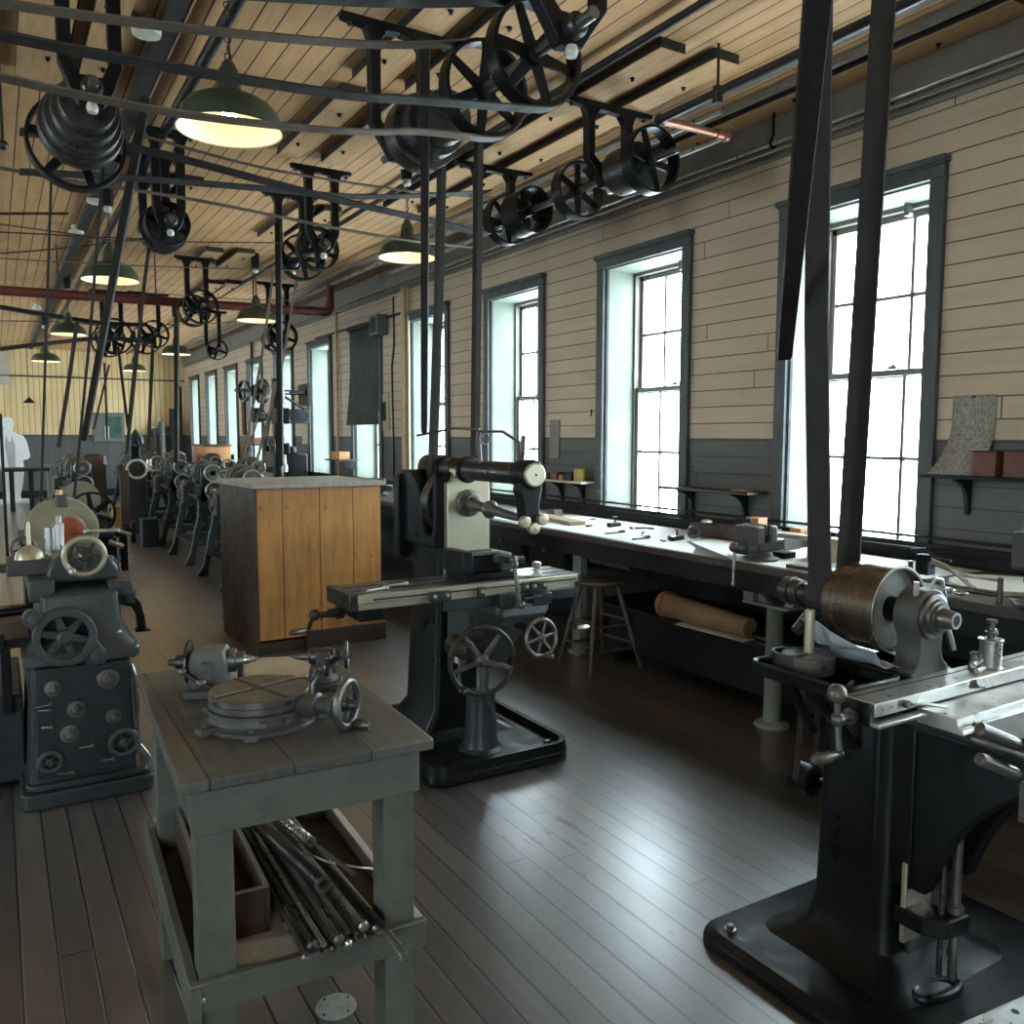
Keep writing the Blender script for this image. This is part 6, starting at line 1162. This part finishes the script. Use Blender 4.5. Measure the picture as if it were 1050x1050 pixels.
p = at(217, 470, X=3.9); o = thing('wooden_chest', 'pale brown wooden chest on the bench near the end of the window wall', 'chest', (p.x,p.y,BZ)); part(o, 'body', 'wood_orange', MB().b(p.x,p.y,BZ+.24,.5,1.3,.48), bev=.01); part(o, 'lid', 'wood_dark', MB().b(p.x,p.y,BZ+.49,.53,1.34,.03), bev=.004)
# end wall things
P0, P1 = at(95, 423, Y=YE-.04), at(128, 453, Y=YE-.04)
o = thing('wall_panel', 'grey framed panel with a dark green glass pane on the end wall', 'panel', ((P0.x+P1.x)/2, YE-.04, P1.z))
part(o, 'frame', 'frame_grey', MB().bb(P0.x,P1.x,YE-.06,YE-.002,P1.z,P0.z), bev=.01); part(o, 'pane', 'glass_green', MB().bb(P0.x+.36,P1.x-.07,YE-.07,YE-.06,P1.z+.1,P0.z-.1)); part(o, 'bright_strip', 'paper_white', MB().bb(P0.x+.27,P0.x+.37,YE-.075,YE-.06,P1.z+.08,P0.z-.35))
q = at(168, 437, Y=YE-.15); o = thing('wall_shelf', 'grey shelf on the end wall near the right corner', 'shelf', (q.x, YE-.15, q.z)); part(o, 'board', 'trim_grey', MB().bb(q.x-.35,q.x+.35,YE-.3,YE-.002,q.z-.06,q.z)); part(o, 'bracket', 'trim_grey', MB().bb(q.x-.3,q.x+.3,YE-.12,YE-.002,q.z-.2,q.z-.06)); part(o, 'bottle', 'porcelain', MB().l((q.x-.12,YE-.15,q.z),'z',[(0,.045),(.16,.045),(.22,.02),(.3,.018)],14))
q = at(3, 376, Y=YE-.02); solo('notice_board', 'shelf_pale', MB().bb(-.5,q.x+.13,YE-.03,YE-.002,q.z-.45,q.z+.5), 'pale board high on the end wall at the left edge', 'board')
for x, y, h, r, lb in ((4.30,24.3,2.9,.05,'tall dark pole leaning in the far right corner'), (4.1,24.4,2.3,.07,'dark upright plank in the far corner, left of the tall pole'), (3.85,24.5,1.95,.09,'grey upright cylinder standing in the far corner by the end wall'), (3.62,24.5,1.7,.10,'short dark upright plank left of the grey cylinder in the far corner')):
    solo('pole' if h > 2.5 else 'upright_stock', 'iron_grey' if 'grey upright' in lb else 'pole_wood', MB().c((x,y,0),(x+.02,y+.1,h),r,n=10), lb, 'pole')
# white figure cut-out and its low table
fx, fyy = .62, 23.0
s0 = 1/ (874.2/(fyy*math.cos(YAW)+fx*math.sin(YAW)))
def fg(pts): return [(fx + (u-38)*s0*.92, (511-v)*s0) for u, v in pts]
o = thing('figure_cutout', 'white standing figure cut-out of a man in a coat before the end wall', 'figure', (fx, fyy, 0))
fx = at(14.5, 500, Y=fyy).x
body = fg([(27,508),(28,495),(27,480),(25,465),(24,452),(22,444),(24,441),(28,440),(31,437),(31,434),(29,431),(29,427.5),(31.5,424),(35,423),(39,424.5),(40.5,428),(40.5,431.5),(39,435),(39,438),(43,440),(49,442),(52,447),(54,457),(55,463),(53,466),(48,467),(48.5,477),(47,490),(44,502),(44.5,508)])
part(o, 'body', 'figure_white', MB().p(body, 'y', fyy-.04, fyy+.04), bev=.02); part(o, 'coat_front', 'figure_grey', MB().p(fg([(33,441),(38,441),(41,452),(40,475),(34,475),(31,452)]), 'y', fyy-.047, fyy-.04), bev=.004); part(o, 'collar', 'figure_white', MB().p(fg([(32,438),(39,438),(37,448),(34.5,448)]), 'y', fyy-.052, fyy-.046)); part(o, 'leg_gap', 'figure_grey', MB().p(fg([(35.5,482),(36.5,482),(37,504),(35,504)]), 'y', fyy-.046, fyy-.04))
part(o, 'plinth', 'figure_white', MB().bb(fx-.30,fx+.32,fyy-.25,fyy+.25,0,.085), bev=.01)
ta, tb_ = at(3, 481, Y=20.5), at(50, 481, Y=20.5)
o = thing('iron_table', 'thin black high table standing in front of the white figure', 'table', (.5, 20.5, 0)); part(o, 'top', 'black_flat', MB().bb(ta.x,tb_.x,20.2,20.9,ta.z-.05,ta.z+.02), bev=.004)
for x in (ta.x+.1, tb_.x-.38): part(o, 'leg', 'black_flat', MB().bb(x,x+.09,20.5,20.6,0,ta.z-.05))
pz = at(1.5, 424, Y=12.); solo('black_post', 'black_flat', MB().bb(pz.x-.03,pz.x+.005,12,12.06,0,pz.z), 'black upright post at the extreme left edge', 'post', bev=.004)
solo('grey_bench', 'frame_grey', MB().bb(.9,2.1,22.0,22.6,.86,.92).bb(1.0,1.08,22.1,22.5,0,.86).bb(1.9,1.98,22.1,22.5,0,.86), 'pale grey bench along the end wall right of the white figure', 'bench', bev=.004)
solo('dark_keg', 'wood_dark', MB().l((1.62,20.2,1.0), (1,-.3,0), [(0,.16),(.1,.2),(.3,.2),(.4,.16)], 24).bb(1.5,2.0,19.9,20.4,0,.98), 'dark round keg on a block behind the cluttered lathe', 'keg', bev=.004)
solo('crate', 'wood_orange', MB().b(1.92,16.6,.17,.36,.3,.34), 'pale brown crate on the floor among the lathe legs', 'crate', bev=.005)
solo('crate', 'iron_slate', MB().b(1.86,13.2,.2,.22,.3,.4), 'blue-grey crate on the floor in front of the pale brown crate', 'crate', bev=.005)
